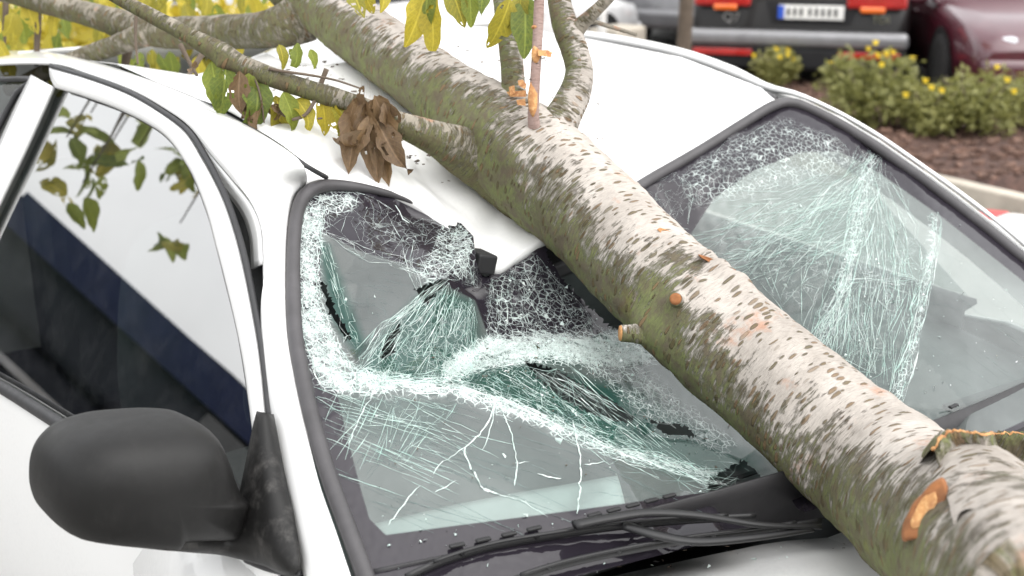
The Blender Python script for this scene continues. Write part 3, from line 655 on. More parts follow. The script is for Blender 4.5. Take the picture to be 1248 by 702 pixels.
frost_zones = [ # polygon, value, softness in px
 ([(362, 250), (396, 238), (398, 280), (388, 330), (402, 400), (432, 448), (474, 452), (476, 484), (430, 480), (390, 474), (368, 425), (362, 330)], .72, 9),
 ([(378, 232), (436, 232), (440, 248), (400, 268), (380, 268)], .55, 9), ([(430, 255), (500, 262), (540, 268), (520, 300), (470, 310), (440, 300)], .22, 12),
 ([(538, 266), (566, 272), (579, 288), (581, 350), (552, 335), (522, 345), (505, 332), (528, 300)], .5, 8),
 ([(376, 440), (460, 453), (560, 464), (640, 489), (745, 537), (885, 575), (885, 590), (740, 555), (630, 510), (550, 486), (450, 481), (385, 474)], .60, 7),
 ([(430, 460), (470, 402), (522, 345), (575, 368), (584, 440), (560, 466), (480, 470)], .22, 8), ([(590, 342), (650, 306), (735, 400), (722, 416), (590, 418)], .30, 8),
 ([(540, 440), (600, 408), (680, 405), (770, 408), (800, 440), (760, 450), (680, 440), (600, 446), (540, 468)], .98, 9), ([(690, 436), (770, 440), (876, 520), (850, 540), (780, 512), (735, 470)], .4, 8),
 ([(470, 450), (620, 440), (760, 520), (800, 560), (720, 540), (620, 490)], .2, 10),
 ([(820, 215), (900, 160), (955, 142), (1012, 160), (1060, 196), (1000, 222), (900, 244), (838, 256)], .30, 12), ([(845, 300), (900, 240), (1060, 190), (1142, 260), (1130, 350), (1092, 495), (1060, 474), (1000, 424), (915, 350)], .18, 28),
 ([(1050, 190), (1072, 190), (1060, 260), (1040, 340), (1000, 440), (975, 440), (1020, 330)], .35, 8), ([(1132, 258), (1144, 262), (1140, 320), (1124, 400), (1098, 496), (1080, 490), (1108, 420), (1126, 345)], .4, 6),
 ([(385, 475), (560, 488), (600, 540), (520, 600), (440, 560), (405, 520)], .08, 14), ([(780, 440), (900, 540), (880, 560), (800, 510), (740, 450)], .42, 10)]
clear = [(391, 282), (439, 306), (500, 324), (530, 341), (579, 366), (595, 410), (650, 422), (720, 412), (760, 392), (800, 330), (840, 288), (870, 242), (920, 207), (975, 186), (1022, 184), (1075, 213), (1150, 266), (1240, 337), (1330, 412), (1358, 438), (1338, 462), (1250, 512), (1190, 540), (1100, 575), (915, 584), (860, 600), (700, 622), (560, 640), (470, 652), (450, 632), (438, 590), (420, 520), (402, 440), (390, 360)]
green_zones = [([(386, 290), (402, 300), (446, 420), (436, 436), (404, 390)], 1.0, 6), ([(430, 462), (470, 402), (526, 345), (578, 366), (590, 440), (560, 466), (480, 470)], .85, 8), ([(590, 410), (735, 398), (800, 430), (700, 450), (590, 440)], .7, 10), ([(470, 455), (620, 440), (760, 470), (930, 560), (920, 596), (830, 578), (740, 548), (640, 500), (560, 474)], .9, 9), ([(860, 300), (960, 250), (1060, 200), (1130, 345), (1090, 490), (960, 420)], .20, 45), ([(386, 470), (560, 486), (520, 540), (420, 520)], .3, 14)]
holes = [[(389, 345), (396, 345), (412, 384), (430, 414), (424, 416), (404, 386)], [(664, 306), (700, 292), (745, 325), (790, 392), (778, 404), (748, 402), (716, 372), (684, 338)], [(505, 352), (548, 338), (520, 372)], [(470, 408), (492, 390), (480, 430), (462, 440)],
         [(862, 585), (905, 560), (990, 634), (900, 640), (868, 618)], [(640, 440), (680, 452), (735, 482), (775, 508), (770, 516), (735, 512), (685, 486), (655, 462)], [(792, 512), (838, 520), (850, 532), (812, 530)]]
def build_windscreen():
    st = 4.0; pts = []
    xs = np.arange(352, 1400, st); ys = np.arange(124, 762, st*.9)
    g = np.array([(x+(st/2 if j % 2 else 0), y) for j, y in enumerate(ys) for x in xs]); g += rng.uniform(-1.0, 1.0, g.shape)
    g = g[inside(g, outline)]; g = g[segdist(g, outline) > 2.2]
    fine = np.array([(x, y) for x in np.arange(356, 880, 2.4) for y in np.arange(228, 600, 2.4)])+rng.uniform(-.7, .7, (219*155, 2))[:len(np.arange(356, 880, 2.4))*len(np.arange(228, 600, 2.4))]
    fr = np.zeros(len(fine))
    for poly, v, sft in frost_zones[:9]: fr = np.maximum(fr, np.where(inside(fine, poly), v, 0))
    fine = fine[(fr > .5) & inside(fine, outline)]; fine = fine[segdist(fine, outline) > 2.2]
    bd = []
    for a, b in zip(outline, outline[1:]+outline[:1]):
        a = np.array(a, float); b = np.array(b, float); k = max(1, int(np.linalg.norm(b-a)/4))
        for i in range(k): bd.append(a+(b-a)*i/k)
    bd = np.array(bd); hb = []; he = []
    cr = []
    P = np.vstack([bd, g, fine]); n0 = len(bd)
    v, e, f, _, _, _ = delaunay_2d_cdt([Vector(p) for p in P], [(i, (i+1) % n0) for i in range(n0)], [], 1, 1e-5)
    v = np.array([tuple(q) for q in v]); f = [t for t in f if len(t) == 3]
    F = np.array(f); cen = v[F].mean(1); keep = np.ones(len(F), bool)
    for h in holes: keep &= ~inside(cen+rng.uniform(-1.2, 1.2, cen.shape), h)
    F = F[keep]
    frost = np.zeros(len(v))
    for poly, val, sft in frost_zones: frost = np.maximum(frost, np.clip(.5+sdf(v, poly)/(2*sft), 0, 1)*val)
    green = np.zeros(len(v))
    for poly, val, sft in green_zones: green = np.maximum(green, np.clip(.5+sdf(v, poly)/(2*sft), 0, 1)*val)
    frit = np.clip(.5-sdf(v, clear)/12, 0, 1)
    d = soft_depth(v); crumple = np.array([noise.noise(Vector((p[0]*.11, p[1]*.11, 0)))*.6+noise.noise(Vector((p[0]*.31, p[1]*.31, 5)))*.5 for p in v])
    d = d+crumple*.0045*np.clip(frost*1.3, 0, 1)+.0006*crumple
    edge = segdist(v, outline); 
    W = glass_pts(v, d)
    o = link('windscreen', W, [tuple(int(i) for i in t) for t in F], M['windscreen'])
    for nm, val in (('frost', frost), ('frit', frit), ('green', green)):
        a = o.data.attributes.new(nm, 'FLOAT', 'POINT'); a.data.foreach_set('value', val.astype(np.float32))
    # wind faces outwards
    o.data.update()
    if sum(p.normal.z for p in o.data.polygons) < 0: o.data.flip_normals()
    return o
ws = adopt(build_windscreen())
# ---- crack ribbons lying on the glass
class Cracks:
    def __init__(s): s.lines = []
    def line(s, pts, w, step=7, wig=1.0):
        pts = [np.array(p, float) for p in pts]; out = []
        for a, b in zip(pts, pts[1:]):
            k = max(1, int(np.linalg.norm(b-a)/step))
            for i in range(k): out.append(a+(b-a)*i/k+rng.normal(0, wig, 2)*(1 if i else .3))
        out.append(pts[-1]); s.lines.append((np.array(out), w))
    def net(s, f, A, B, n, w, keep, maxl):
        Q = rng.uniform(0, 1, (n, 2))*np.array([A, B]); v, e, *_ = delaunay_2d_cdt([Vector(q) for q in Q], [], [], 0, 1e-6); v = np.array([tuple(q) for q in v]); P = np.array([f(a/A, b/B) for a, b in v])
        for a, b in e:
            if np.linalg.norm(v[a]-v[b]) < maxl and rng.random() < keep: s.line([P[a], P[b]], rng.uniform(*w)*(1.5 if rng.random() < .12 else 1), 10, .8)
    def bundle(s, pts, spread, n, w=(.3, .9), wig=1.0, part=(.15, .6)):
        q = np.array(catmull(pts, 80)); t = np.gradient(q, axis=0); nr = np.stack([-t[:, 1], t[:, 0]], 1); nr /= np.linalg.norm(nr, axis=1)[:, None]+1e-9
        L = np.linalg.norm(np.diff(q, axis=0), axis=1).sum(); ph = rng.uniform(0, 9)
        def f(a, b):
            k = a*79; i = int(min(k, 78)); base = q[i]+(q[i+1]-q[i])*(k-i); h = (b-.5)*2; return base+nr[i]*(spread*1.1*h*abs(h)**.4*(1+.6*noise.noise(Vector((a*7, ph, 0))))+spread*.7*noise.noise(Vector((a*5, ph+3, 0))))
        s.net(f, L/3.0, spread*2.2, int(n*1.1), w, .62, 14)
    def fan(s, src, dst, n, w=(.25, .7), wig=1.0, cut=.5):
        a = np.array(catmull(src, 60)) if len(src) > 1 else np.repeat(np.array(src, float), 60, 0); b = np.array(catmull(dst, 60)); L = np.linalg.norm(np.diff(b, axis=0), axis=1).sum(); H = np.linalg.norm(a.mean(0)-b.mean(0)); ph = rng.uniform(0, 9)
        def f(x, y):
            k = int(x*59); y = y**.8; return a[k]+(b[k]-a[k])*y+3.5*np.array([noise.noise(Vector((x*9, y*4, ph))), noise.noise(Vector((x*9, y*4, ph+5)))])
        s.net(f, L, H/1.9, int(n*1.5), w, .55, max(12, L/7))
    def web(s, poly, n, w=(.25, .8), keep=.75, maxlen=40):
        xs = [p[0] for p in poly]; ys = [p[1] for p in poly]; P = rng.uniform((min(xs), min(ys)), (max(xs), max(ys)), (n*4, 2)); P = P[inside(P, poly)][:n]
        if len(P) < 4: return
        v, e, f, *_ = delaunay_2d_cdt([Vector(p) for p in P], [], [], 0, 1e-5); v = np.array([tuple(q) for q in v])
        for a, b in e:
            if np.linalg.norm(v[a]-v[b]) < maxlen and rng.random() < keep: s.line([v[a], v[b]], rng.uniform(*w), 9, .8)
    def streaks(s, poly, n, ang, length, w=(.2, .6), jit=.12):
        xs = [p[0] for p in poly]; ys = [p[1] for p in poly]; P = rng.uniform((min(xs), min(ys)), (max(xs), max(ys)), (n*5, 2)); P = P[inside(P, poly)][:n]
        for p in P:
            a = ang+rng.normal(0, jit); L = rng.uniform(*length); d = np.array([math.cos(a), math.sin(a)])*L/2; s.line([p-d, p+d], rng.uniform(*w), 12, .5)
    def build(s, name, mat, lift=.0012):
        P = np.vstack([l for l, w in s.lines]); ok = inside(P, outline) & (segdist(P, outline) > 3); d = soft_depth(P)-lift; Wp = glass_pts(P, d); V = []; F = []; k = 0
        up = np.array([0, -.46, .886])
        for l, w in s.lines:
            n = len(l); q = Wp[k:k+n]; o = ok[k:k+n]; k += n
            if n < 2: continue
            t = np.gradient(q, axis=0); sd = np.cross(t, up); sd /= np.linalg.norm(sd, axis=1)[:, None]+1e-9
            for i in range(n-1):
                if not (o[i] and o[i+1]): continue
                w0 = w*.001*(.35 if i == 0 else 1)*rng.uniform(.6, 1.3); w1 = w*.001*(.35 if i == n-2 else 1)*rng.uniform(.6, 1.3); tl = up*rng.normal(0, .35)
                b = len(V); s0 = (sd[i]+tl)*w0*.5; s1 = (sd[i+1]+tl)*w1*.5
                V += [q[i]-s0, q[i]+s0, q[i+1]+s1, q[i+1]-s1]; F.append((b, b+1, b+2, b+3))
        o = link(name, V, F, mat, ws, False); tag(o, kind='stuff'); return o
cw = Cracks(); cm = Cracks(); ck = Cracks()
# crest of the dent
crest = [(378, 447), (430, 460), (460, 463), (560, 474), (640, 499), (740, 546), (830, 577), (900, 592)]
cw.bundle(crest, 8, 190, (.3, 1.1), 1.4, (.05, .3)); cw.bundle(crest[2:], 3, 70, (.6, 1.6), .8, (.1, .4)); cm.bundle(crest, 16, 130, (.3, .8), 1.5, (.08, .3))
# left margin
lm = [(368, 250), (396, 240), (397, 280), (388, 330), (402, 400), (432, 448), (474, 454), (474, 482), (430, 478), (390, 472), (370, 425), (364, 330)]
cw.web(lm, 380, (.3, 1.0), .7, 24); cm.web(lm, 160, (.3, .9), .6, 30)
cw.web([(376, 234), (440, 234), (500, 262), (560, 272), (578, 290), (578, 350), (520, 345), (440, 300), (392, 280), (380, 262)], 150, (.2, .7), .55, 46)
cw.web([(536, 268), (566, 273), (578, 290), (580, 352), (552, 338), (520, 347), (506, 332), (530, 300)], 230, (.25, .8), .8, 20)
cw.line([(478, 242), (487, 258), (492, 266), (499, 272)], 1.6); cw.bundle([(392, 284), (440, 308), (500, 326), (535, 342)], 7, 60, (.25, .9)); cw.bundle([(505, 290), (500, 320), (515, 350)], 10, 50, (.2, .7))
# slits at the left
cm.fan([(386, 285), (396, 285)], [(425, 420), (446, 424)], 26, (.4, 1.2), .8); cw.fan([(386, 285), (392, 285)], [(420, 424), (436, 430)], 18, (.3, .8), .8)
cm.fan([(396, 290), (404, 300)], [(428, 400), (440, 440)], 14, (.3, .7), .8)
# fan below the ridge
cm.fan([(528, 345), (545, 338), (560, 352), (580, 368)], [(425, 458), (460, 466), (500, 468), (560, 462), (588, 440)], 150, (.3, 1.0), 1.2, .6); cw.fan([(528, 345), (545, 338), (560, 352), (580, 368)], [(430, 458), (470, 466), (520, 468), (575, 455)], 80, (.25, .8), 1.2, .6)
cw.bundle([(545, 338), (505, 370), (470, 402), (432, 455)], 5, 60, (.3, 1.0)); cm.bundle([(545, 338), (505, 370), (470, 402), (432, 455)], 9, 50, (.3, .9)); cm.web([(430, 462), (470, 402), (522, 348), (578, 370), (588, 445), (480, 470)], 130, (.2, .6), .5, 30)
# dark frit piece beside the trunk
cw.fan([(598, 338), (625, 322), (652, 308)], [(592, 418), (640, 425), (700, 420), (740, 405)], 130, (.2, .7), 1.4, .7); cw.web([(592, 342), (650, 308), (735, 400), (720, 418), (592, 420)], 190, (.2, .65), .6, 20)
cw.web([(720, 395), (785, 398), (800, 430), (740, 425)], 70, (.2, .7), .7, 18)
# crushed white crest in the middle
mid = [(540, 452), (600, 420), (680, 410), (770, 416), (800, 440), (760, 448), (680, 440), (600, 448), (545, 470)]
cw.web(mid, 420, (.4, 1.3), .8, 22); cm.web([(470, 455), (600, 440), (700, 450), (760, 520), (640, 492), (560, 470)], 150, (.25, .8), .6, 32)
cm.fan([(560, 450), (640, 440), (700, 445)], [(650, 500), (760, 548), (880, 588)], 110, (.3, 1.0), 1.3, .6); cw.fan([(600, 450), (680, 445)], [(700, 520), (860, 580)], 50, (.3, .9), 1.2, .6); cw.web([(700, 440), (770, 442), (872, 520), (850, 536), (780, 510), (738, 470)], 130, (.3, 1.0), .5, 18)
cm.bundle([(700, 500), (780, 545), (860, 575), (915, 580)], 12, 60, (.3, 1.2), 1, (.2, .6))
# lower sheet: long straight cracks and thick white ones
low = [(392, 482), (460, 480), (560, 488), (640, 510), (740, 556), (850, 590), (840, 604), (700, 624), (560, 642), (470, 650), (440, 600)]
ck.streaks(low, 46, .36, (60, 190), (.2, .45), .07); cm.streaks([(392, 482), (560, 488), (600, 530), (520, 600), (430, 590)], 46, .36, (40, 140), (.2, .6), .1); ck.streaks([(400, 490), (560, 495), (520, 560), (430, 560)], 30, 2.2, (20, 70), (.2, .45), .25)
cm.streaks([(395, 484), (540, 488), (520, 560), (425, 560)], 34, 2.1, (15, 60), (.2, .7), .3); cm.web([(392, 478), (560, 486), (540, 520), (420, 520)], 70, (.2, .6), .5, 36)
for pts, w in [([(604, 489), (598, 508), (585, 530), (567, 545), (566, 552), (574, 572), (590, 596), (606, 602)], 1.7), ([(608, 490), (614, 505), (622, 525), (629, 552), (630, 572), (627, 592)], 1.3), ([(603, 492), (601, 512), (594, 535), (588, 548)], .9), ([(698, 512), (703, 540), (707, 560), (708, 580), (706, 606), (703, 626)], 1.9), ([(712, 566), (728, 565), (736, 562)], 1.4), ([(628, 564), (645, 563)], 1.0), ([(567, 545), (550, 556), (536, 566), (528, 578)], 1.0), ([(655, 577), (668, 581), (684, 583)], 1.6),
               ([(474, 640), (486, 622), (498, 605), (512, 592)], 1.1), ([(460, 470), (440, 505), (424, 542)], .9), ([(590, 596), (640, 612), (668, 630)], .6), ([(530, 600), (548, 590), (556, 585)], .8), ([(672, 520), (676, 505)], .8)]:
    cw.line(pts, w, 5, .7)
ck.line([(735, 568), (770, 585), (812, 607)], .5); ck.line([(715, 600), (770, 604)], .4); ck.line([(798, 547), (792, 566)], .6); ck.line([(706, 570), (760, 556), (800, 545)], .35)
# right half: star from the far corner
hub = [(1060, 194)]
for pts, sp, n, w in [([(1062, 178), (1060, 194), (1010, 243), (965, 272), (905, 318)], 9, 120, (.25, .9)), ([(1062, 178), (1058, 230), (1046, 280), (1034, 335), (1008, 405), (985, 448)], 12, 190, (.25, 1.0)), ([(1064, 192), (1088, 245), (1108, 300), (1128, 345)], 14, 50, (.25, .8)), ([(1138, 258), (1140, 300), (1128, 345), (1118, 400), (1092, 492)], 7, 150, (.3, 1.0)), ([(1036, 335), (1000, 420), (985, 450)], 9, 80, (.3, 1.0)), ([(1128, 346), (1080, 342), (1010, 335)], 5, 30, (.25, .7)), ([(960, 440), (1010, 455), (1070, 470)], 6, 30, (.3, .7))]:
    cw.bundle(pts, sp, n, w, 1.5, (.08, .35)); cm.bundle(pts, sp*1.6, n//2, w, 1.0, (.1, .4))
cm.fan(hub, [(862, 318), (900, 345), (935, 380), (975, 440), (1030, 462), (1085, 490), (1112, 420), (1130, 350)], 55, (.2, .6), .8, .8); cw.fan(hub, [(862, 318), (935, 380), (985, 440), (1085, 490), (1130, 350)], 30, (.2, .55), .8, .8); cm.web([(870, 300), (960, 240), (1058, 200), (1130, 260), (1120, 350), (1085, 480), (1000, 440), (930, 370)], 130, (.2, .6), .45, 60)
cm.streaks([(850, 292), (925, 232), (1050, 205), (1044, 300), (950, 345), (890, 330)], 170, -.22, (16, 70), (.2, .5), .22); cw.streaks([(850, 292), (925, 232), (1050, 205), (1030, 320), (900, 335)], 60, -.5, (16, 60), (.2, .5), .3); cm.streaks([(1036, 340), (1126, 350), (1090, 480), (1010, 440)], 110, 1.75, (16, 60), (.2, .6), .15); cw.streaks([(1040, 260), (1100, 300), (1090, 400), (1020, 420)], 60, 1.7, (14, 50), (.2, .6), .2)
cw.web([(826, 216), (900, 160), (950, 144), (1010, 160), (1058, 196), (1000, 222), (900, 244), (842, 252)], 330, (.2, .6), .6, 32); ck.web([(826, 216), (900, 160), (950, 144), (1040, 190), (900, 244), (842, 252)], 80, (.2, .6), .5, 40); cw.web([(760, 238), (830, 205), (850, 235), (840, 280), (800, 270)], 90, (.2, .6), .5, 34)
ck.streaks([(1140, 300), (1220, 350), (1240, 450), (1110, 480)], 16, .62, (30, 90), (.15, .3), .08); ck.line([(1142, 342), (1182, 372), (1248, 424)], .35); ck.line([(1000, 420), (1060, 436), (1090, 434)], .4); ck.line([(1030, 300), (1100, 360), (1180, 380)], .3)
ck.streaks([(400, 320), (490, 335), (470, 390), (440, 425)], 24, .15, (18, 50), (.15, .35), .15); ck.streaks([(400, 320), (490, 335), (470, 390), (440, 425)], 12, 1.2, (15, 40), (.15, .35), .2)
cw.build('crack_web', M['crack_white']); cm.build('crack_web', M['crack_mint'], .0008); ck.build('crack_web', M['crack_dark'], .0006)
# ---- crumbs of glass
def crumbs():
    zones = [(mid, 500), (lm, 260), ([(560, 440), (760, 430), (880, 530), (860, 560), (700, 510)], 420), ([(590, 342), (650, 306), (790, 400), (800, 430), (592, 420)], 260), ([(850, 300), (1060, 195), (1130, 350), (1090, 490), (960, 420)], 160), ([(440, 480), (840, 560), (840, 690), (470, 690)], 60), ([(1100, 260), (1248, 360), (1248, 510), (1100, 520)], 40), (outline, 110)]
    P = []
    for poly, n in zones:
        xs = [p[0] for p in poly]; ys = [p[1] for p in poly]; q = rng.uniform((min(xs), min(ys)), (max(xs), max(ys)), (n*4, 2)); q = q[inside(q, poly)][:n]; P.append(q)
    P = np.vstack(P); ok = inside(P, outline) & (segdist(P, outline) > 8)
    for h in holes: ok &= ~inside(P, h)
    P = P[ok]; W = glass_pts(P, soft_depth(P)-.0015); V = []; F = []
    for p in W:
        s = rng.gamma(2, .00035)+.0003; b = len(V)
        for k in range(4): V.append(p+rng.normal(0, 1, 3)*s)
        F += [(b, b+1, b+2), (b, b+2, b+3), (b, b+3, b+1), (b+1, b+3, b+2)]
    for k in range(60):                                   # on the bonnet edge and cowl
        p = np.array(atz(rng.uniform(480, 1000), rng.uniform(655, 700), .882)); s = rng.gamma(2, .00035)+.0003; b = len(V)
        for j in range(4): V.append(p+rng.normal(0, 1, 3)*s)
        F += [(b, b+1, b+2), (b, b+2, b+3), (b, b+3, b+1), (b+1, b+3, b+2)]
    o = link('glass_crumbs', V, F, M['crack_white'], None, False); tag(o, 'tiny white crumbs of glass strewn over the broken windscreen', 'glass crumbs', kind='stuff')
crumbs()
# ---- rubber seal round the glass
def gl3(ps, d=None, lift=.003):
    P = np.array(ps, float); dd = depth(P) if d is None else np.array(d); return [Vector(v) for v in glass_pts(P, dd-lift)]
near_seal = [(512, 251), (480, 238), (440, 229), (405, 226), (380, 231), (366, 247), (359, 278), (357, 330), (359, 400), (366, 446), (380, 510), (402, 585), (428, 655), (446, 705), (462, 760)]
adopt(tube('windscreen_seal', catmull(gl3(near_seal), 110), [.003+.007*min(1, k/22) for k in range(110)], M['seal'], None, 10))
far_seal = [(768, 234), (795, 217), (830, 197), (862, 178), (905, 151), (940, 130), (962, 125), (990, 134), (1040, 161), (1100, 201), (1180, 261), (1260, 325), (1340, 390), (1398, 438)]
adopt(tube('windscreen_seal', catmull(gl3(far_seal), 110), .0095, M['seal'], None, 10))
# ---- cowl, slots and wipers
cg = [(445, 745), (560, 722), (650, 698), (740, 672), (830, 652), (910, 636), (990, 620), (1100, 588), (1220, 540), (1340, 478)]
def atg(px, py, lift): return Vector(glass_pts([(px, py)], [-lift])[0])
ca = catmull([Vector((x, .02-.07*(1-(x/.67)**2)+.05, glass_z(x, .02-.07*(1-(x/.67)**2)+.05)+.004)) for x in np.linspace(-.66, .66, 12)], 60)
cb = catmull([atz(a, b-7, z-.006) for a, b, z in bon_edge], 60)
rows = [[Vector(a).lerp(Vector(b), t)+Vector((0, 0, -.02*math.sin(t*math.pi))) for a, b in zip(ca, cb)] for t in np.linspace(0, 1, 8)]
adopt(grid('cowl_panel', rows, M['cowl'], None, .003))
for x in (-.56, -.53, -.50, -.47, -.395, -.37, -.345, -.32, -.295, -.05, .0, .1, .2):
    y = .02-.07*(1-(x/.67)**2)+.055; adopt(box('cowl_slot', (x, y, glass_z(x, y)+.008), (.018, .0065, .004), M['dark'], None, Matrix.Rotation(math.atan2(.14*x/.4489, 1), 3, 'Z'), .002))
def wiper(pts, arm, lift):
    root = tube('wiper', catmull([atg(a, b, l) for a, b, l in arm], 40), [.0075-.003*k/39 for k in range(40)], M['wiper'], None, 8, .6); adopt(root)
    bl = catmull([atg(a, b, l) for a, b, l in pts], 50); tube('wiper_blade', bl, .0032, M['wiper'], root, 8, 1.6)
    fr = catmull([atg(a, b-4, l+.010) for a, b, l in pts], 50); tube('blade_frame', fr[4:-4], .0024, M['wiper'], root, 8, .8)
    for k in (8, 18, 32, 42): tube('blade_claw', [Vector(bl[k]), Vector(fr[k])], .003, M['wiper'], root, 6)
    return root
wiper([(495, 704, .006), (540, 684, .006), (600, 666, .006), (680, 652, .007), (760, 641, .008), (840, 634, .009), (920, 630, .010)], [(700, 640, .03), (740, 632, .03), (790, 625, .034), (850, 628, .036), (930, 640, .03), (1000, 642, .02)], 0)
wiper([(600, 716, .012), (680, 690, .012), (760, 672, .012), (840, 658, .012), (920, 648, .012), (1000, 636, .012)], [(760, 640, .02), (800, 652, .028), (850, 660, .03), (920, 655, .028), (990, 645, .02)], 0)

# pale strip added close under the glass, painting light caught by the dashboard's edge
ea = [Vector(v) for v in glass_pts(np.array([(455, 640), (540, 620), (620, 604), (690, 592), (752, 581)], float), np.array([.030, .030, .030, .030, .034]))]; eb = [Vector(v) for v in glass_pts(np.array([(470, 672), (550, 654), (630, 641), (700, 630), (762, 620)], float), np.array([.022, .022, .022, .022, .028]))]
M['ledge'] = simple('dash edge with painted light', (.42, .46, .45), .8, var=.15, scale=20)
Ea, Eb = paired(ea, eb, 6); adopt(ribbon_band('dash_lit_edge', Ea, Eb, M['ledge'], None, .003, seg=4))
# ================================================================== the fallen tree
tree = empty('fallen_tree', (-.1, -.3, 0), 'fallen tree with mossy pale trunk lying across the white car', 'tree')
def grow(o, parent=None):
    if parent is None: o.parent = tree; o.matrix_parent_inverse = Matrix.Translation((.1, .3, 0))
    else: o.parent = parent
    return o
MDIR = Vector(-RT*.75-UP*.65).normalized()
def limb(name, ctrl, radii, mat, rings, seg, moss, bumps=(), rough=.02, seed=0, parent=None, cap_end=True):
    """tapered limb with UVs (metres along, metres around), noise relief, knots and a moss attribute"""
    C4 = catmull([list(p)+[r] for p, r in zip(ctrl, radii)], rings); path = [Vector(c[:3]) for c in C4]; rad = [max(c[3], .0008) for c in C4]
    V = []; UVv = []; MS = []; F = []; prev = None; s = 0
    for i, p in enumerate(path):
        t = (path[min(i+1, rings-1)]-path[max(i-1, 0)]).normalized()
        if i: s += (p-path[i-1]).length
        if prev is None: r = t.cross(Vector(FW)).normalized()
        else: r = (prev-t*prev.dot(t)).normalized()
        prev = r; b = t.cross(r)
        # seam turned away from the camera
        for k in range(seg+1):
            a = 2*math.pi*k/seg+math.pi*.5; nrm = r*math.cos(a)+b*math.sin(a)
            if i == 0 and k == 0: pass
            q = p+nrm*rad[i]
            w = noise.noise(Vector((q.x*11+seed, q.y*11, q.z*11)))*.55+noise.noise(Vector((s*70+seed, math.cos(a)*1.6, math.sin(a)*1.6)))*.22+noise.noise(Vector((q.x*22+seed, q.y*22, q.z*22)))*.4+noise.noise(Vector((q.x*45+seed, q.y*45, q.z*45)))*.3+noise.noise(q*120+Vector((seed, 0, 0)))*.16
            q = q+nrm*(rad[i]*rough*w*2)
            for kp, amp, sg in bumps:
                d2 = (q-kp).length_squared/(sg*sg)
                if d2 < 9: q = q+nrm*(amp*math.exp(-d2))
            V.append(q); UVv.append((s+seed*.37, (a-math.pi*.5)*rad[i])); MS.append(moss(q, nrm, s))
    n1 = seg+1
    for i in range(rings-1):
        for k in range(seg): a = i*n1+k; F.append((a, a+1, a+1+n1, a+n1))
    if cap_end:
        F.append(tuple(range(seg))[::-1]); F.append(tuple((rings-1)*n1+k for k in range(seg)))
    o = link(name, V, F, mat); me = o.data; uv = me.uv_layers.new(name='UVMap')
    li = np.empty(len(me.loops), np.int32); me.loops.foreach_get('vertex_index', li); uv.data.foreach_set('uv', np.array(UVv, np.float32)[li].ravel())
    at = me.attributes.new('moss', 'FLOAT', 'POINT'); at.data.foreach_set('value', np.array(MS, np.float32)); return grow(o, parent)
def trunk_hit(px, py):
    D = Vector(ray(px, py)); best = None
    for k in range(600):
        t = .8+k*.0025; q = Vector(CAM)+D*t
        for i in range(len(TP)-1):
            a, b = TP[i], TP[i+1]; u = max(0, min(1, (q-a).dot(b-a)/(b-a).length_squared)); r = TR[i]+(TR[i+1]-TR[i])*u
            if (q-a.lerp(b, u)).length < r: return q
    return Vector(CAM)+D*1.7
M['scar'] = simple('pink bark scar', (.50, .30, .22), .85, var=.3, scale=50, bump=.3)
KN = [(826, 366, .012, .016), (790, 405, .012, .03), (1127, 620, .004, .035), (600, 152, .020, .035), (622, 186, .013, .028), (575, 200, .016, .03), (560, 222, .013, .024), (545, 178, .012, .03), (660, 185, .010, .045), (876, 330, .018, .018), (900, 346, .015, .018), (850, 348, .009, .018), (922, 366, .009, .014), (862, 312, .010, .014), (1190, 560, .020, .055), (1230, 545, .022, .06), (1200, 640, .010, .05), (520, 175, .01, .03), (820, 290, .006, .02), (700, 200, .005, .05), (770, 300, .004, .04), (940, 430, .004, .03), (1060, 580, .005, .05), (350, 35, .012, .05), (400, 25, .008, .06)]
bumps = [(trunk_hit(a, b), amp, sg) for a, b, amp, sg in KN]
fork_y = .62
def trunk_moss(q, n, s):
    b = .31+.48*n.dot(MDIR)
    b += .30*math.exp(-((q.y-.64)/.10)**2)+(.07 if q.y > .72 else 0)+.08*max(0, min(1, (q.y-.3)/.4))
    b += .20*math.exp(-((q.y+.30)/.10)**2)+.30*math.exp(-((q.y-.23)/.045)**2)-.10*max(0, 1-abs(q.y-.02)/.15)
    return max(0, min(1, b))
trunk = limb('trunk', TP, TR, M['bark'], 620, 110, trunk_moss, bumps, .036, 1)
def bmoss(base): return lambda q, n, s: max(0, min(1, base+.35*n.dot(MDIR)+.1*n.z))
def br(ctrl, depth_r, base=.5, mat='bark_small', rings=90, seg=28, rough=.05, seed=3, name='branch', bumps=(), parent=None):
    pts = [atd(a, b, c) for a, b, c, r in ctrl]; return limb(name, pts, [c[3] for c in ctrl], M[mat], rings, seg, bmoss(base), bumps, rough, seed, parent)
# long lower-left branch in front of the roof
b1 = [(690, 268, 1.885, .050), (640, 226, 1.875, .056), (598, 200, 1.862, .050), (560, 183, 1.83, .037), (526, 167, 1.80, .0255), (480, 148, 1.78, .0175), (430, 127, 1.77, .0155), (360, 104, 1.76, .0145), (300, 82, 1.76, .0150), (268, 64, 1.76, .0165), (235, 46, 1.76, .0125), (190, 22, 1.77, .0110), (145, -2, 1.78, .0100), (70, -45, 1.8, .009)]
o1 = br(b1, 0, .60, 'bark_small', rings=220, seg=36, bumps=[(atd(272, 66, 1.75), .006, .012), (atd(268, 80, 1.75), .006, .010)])
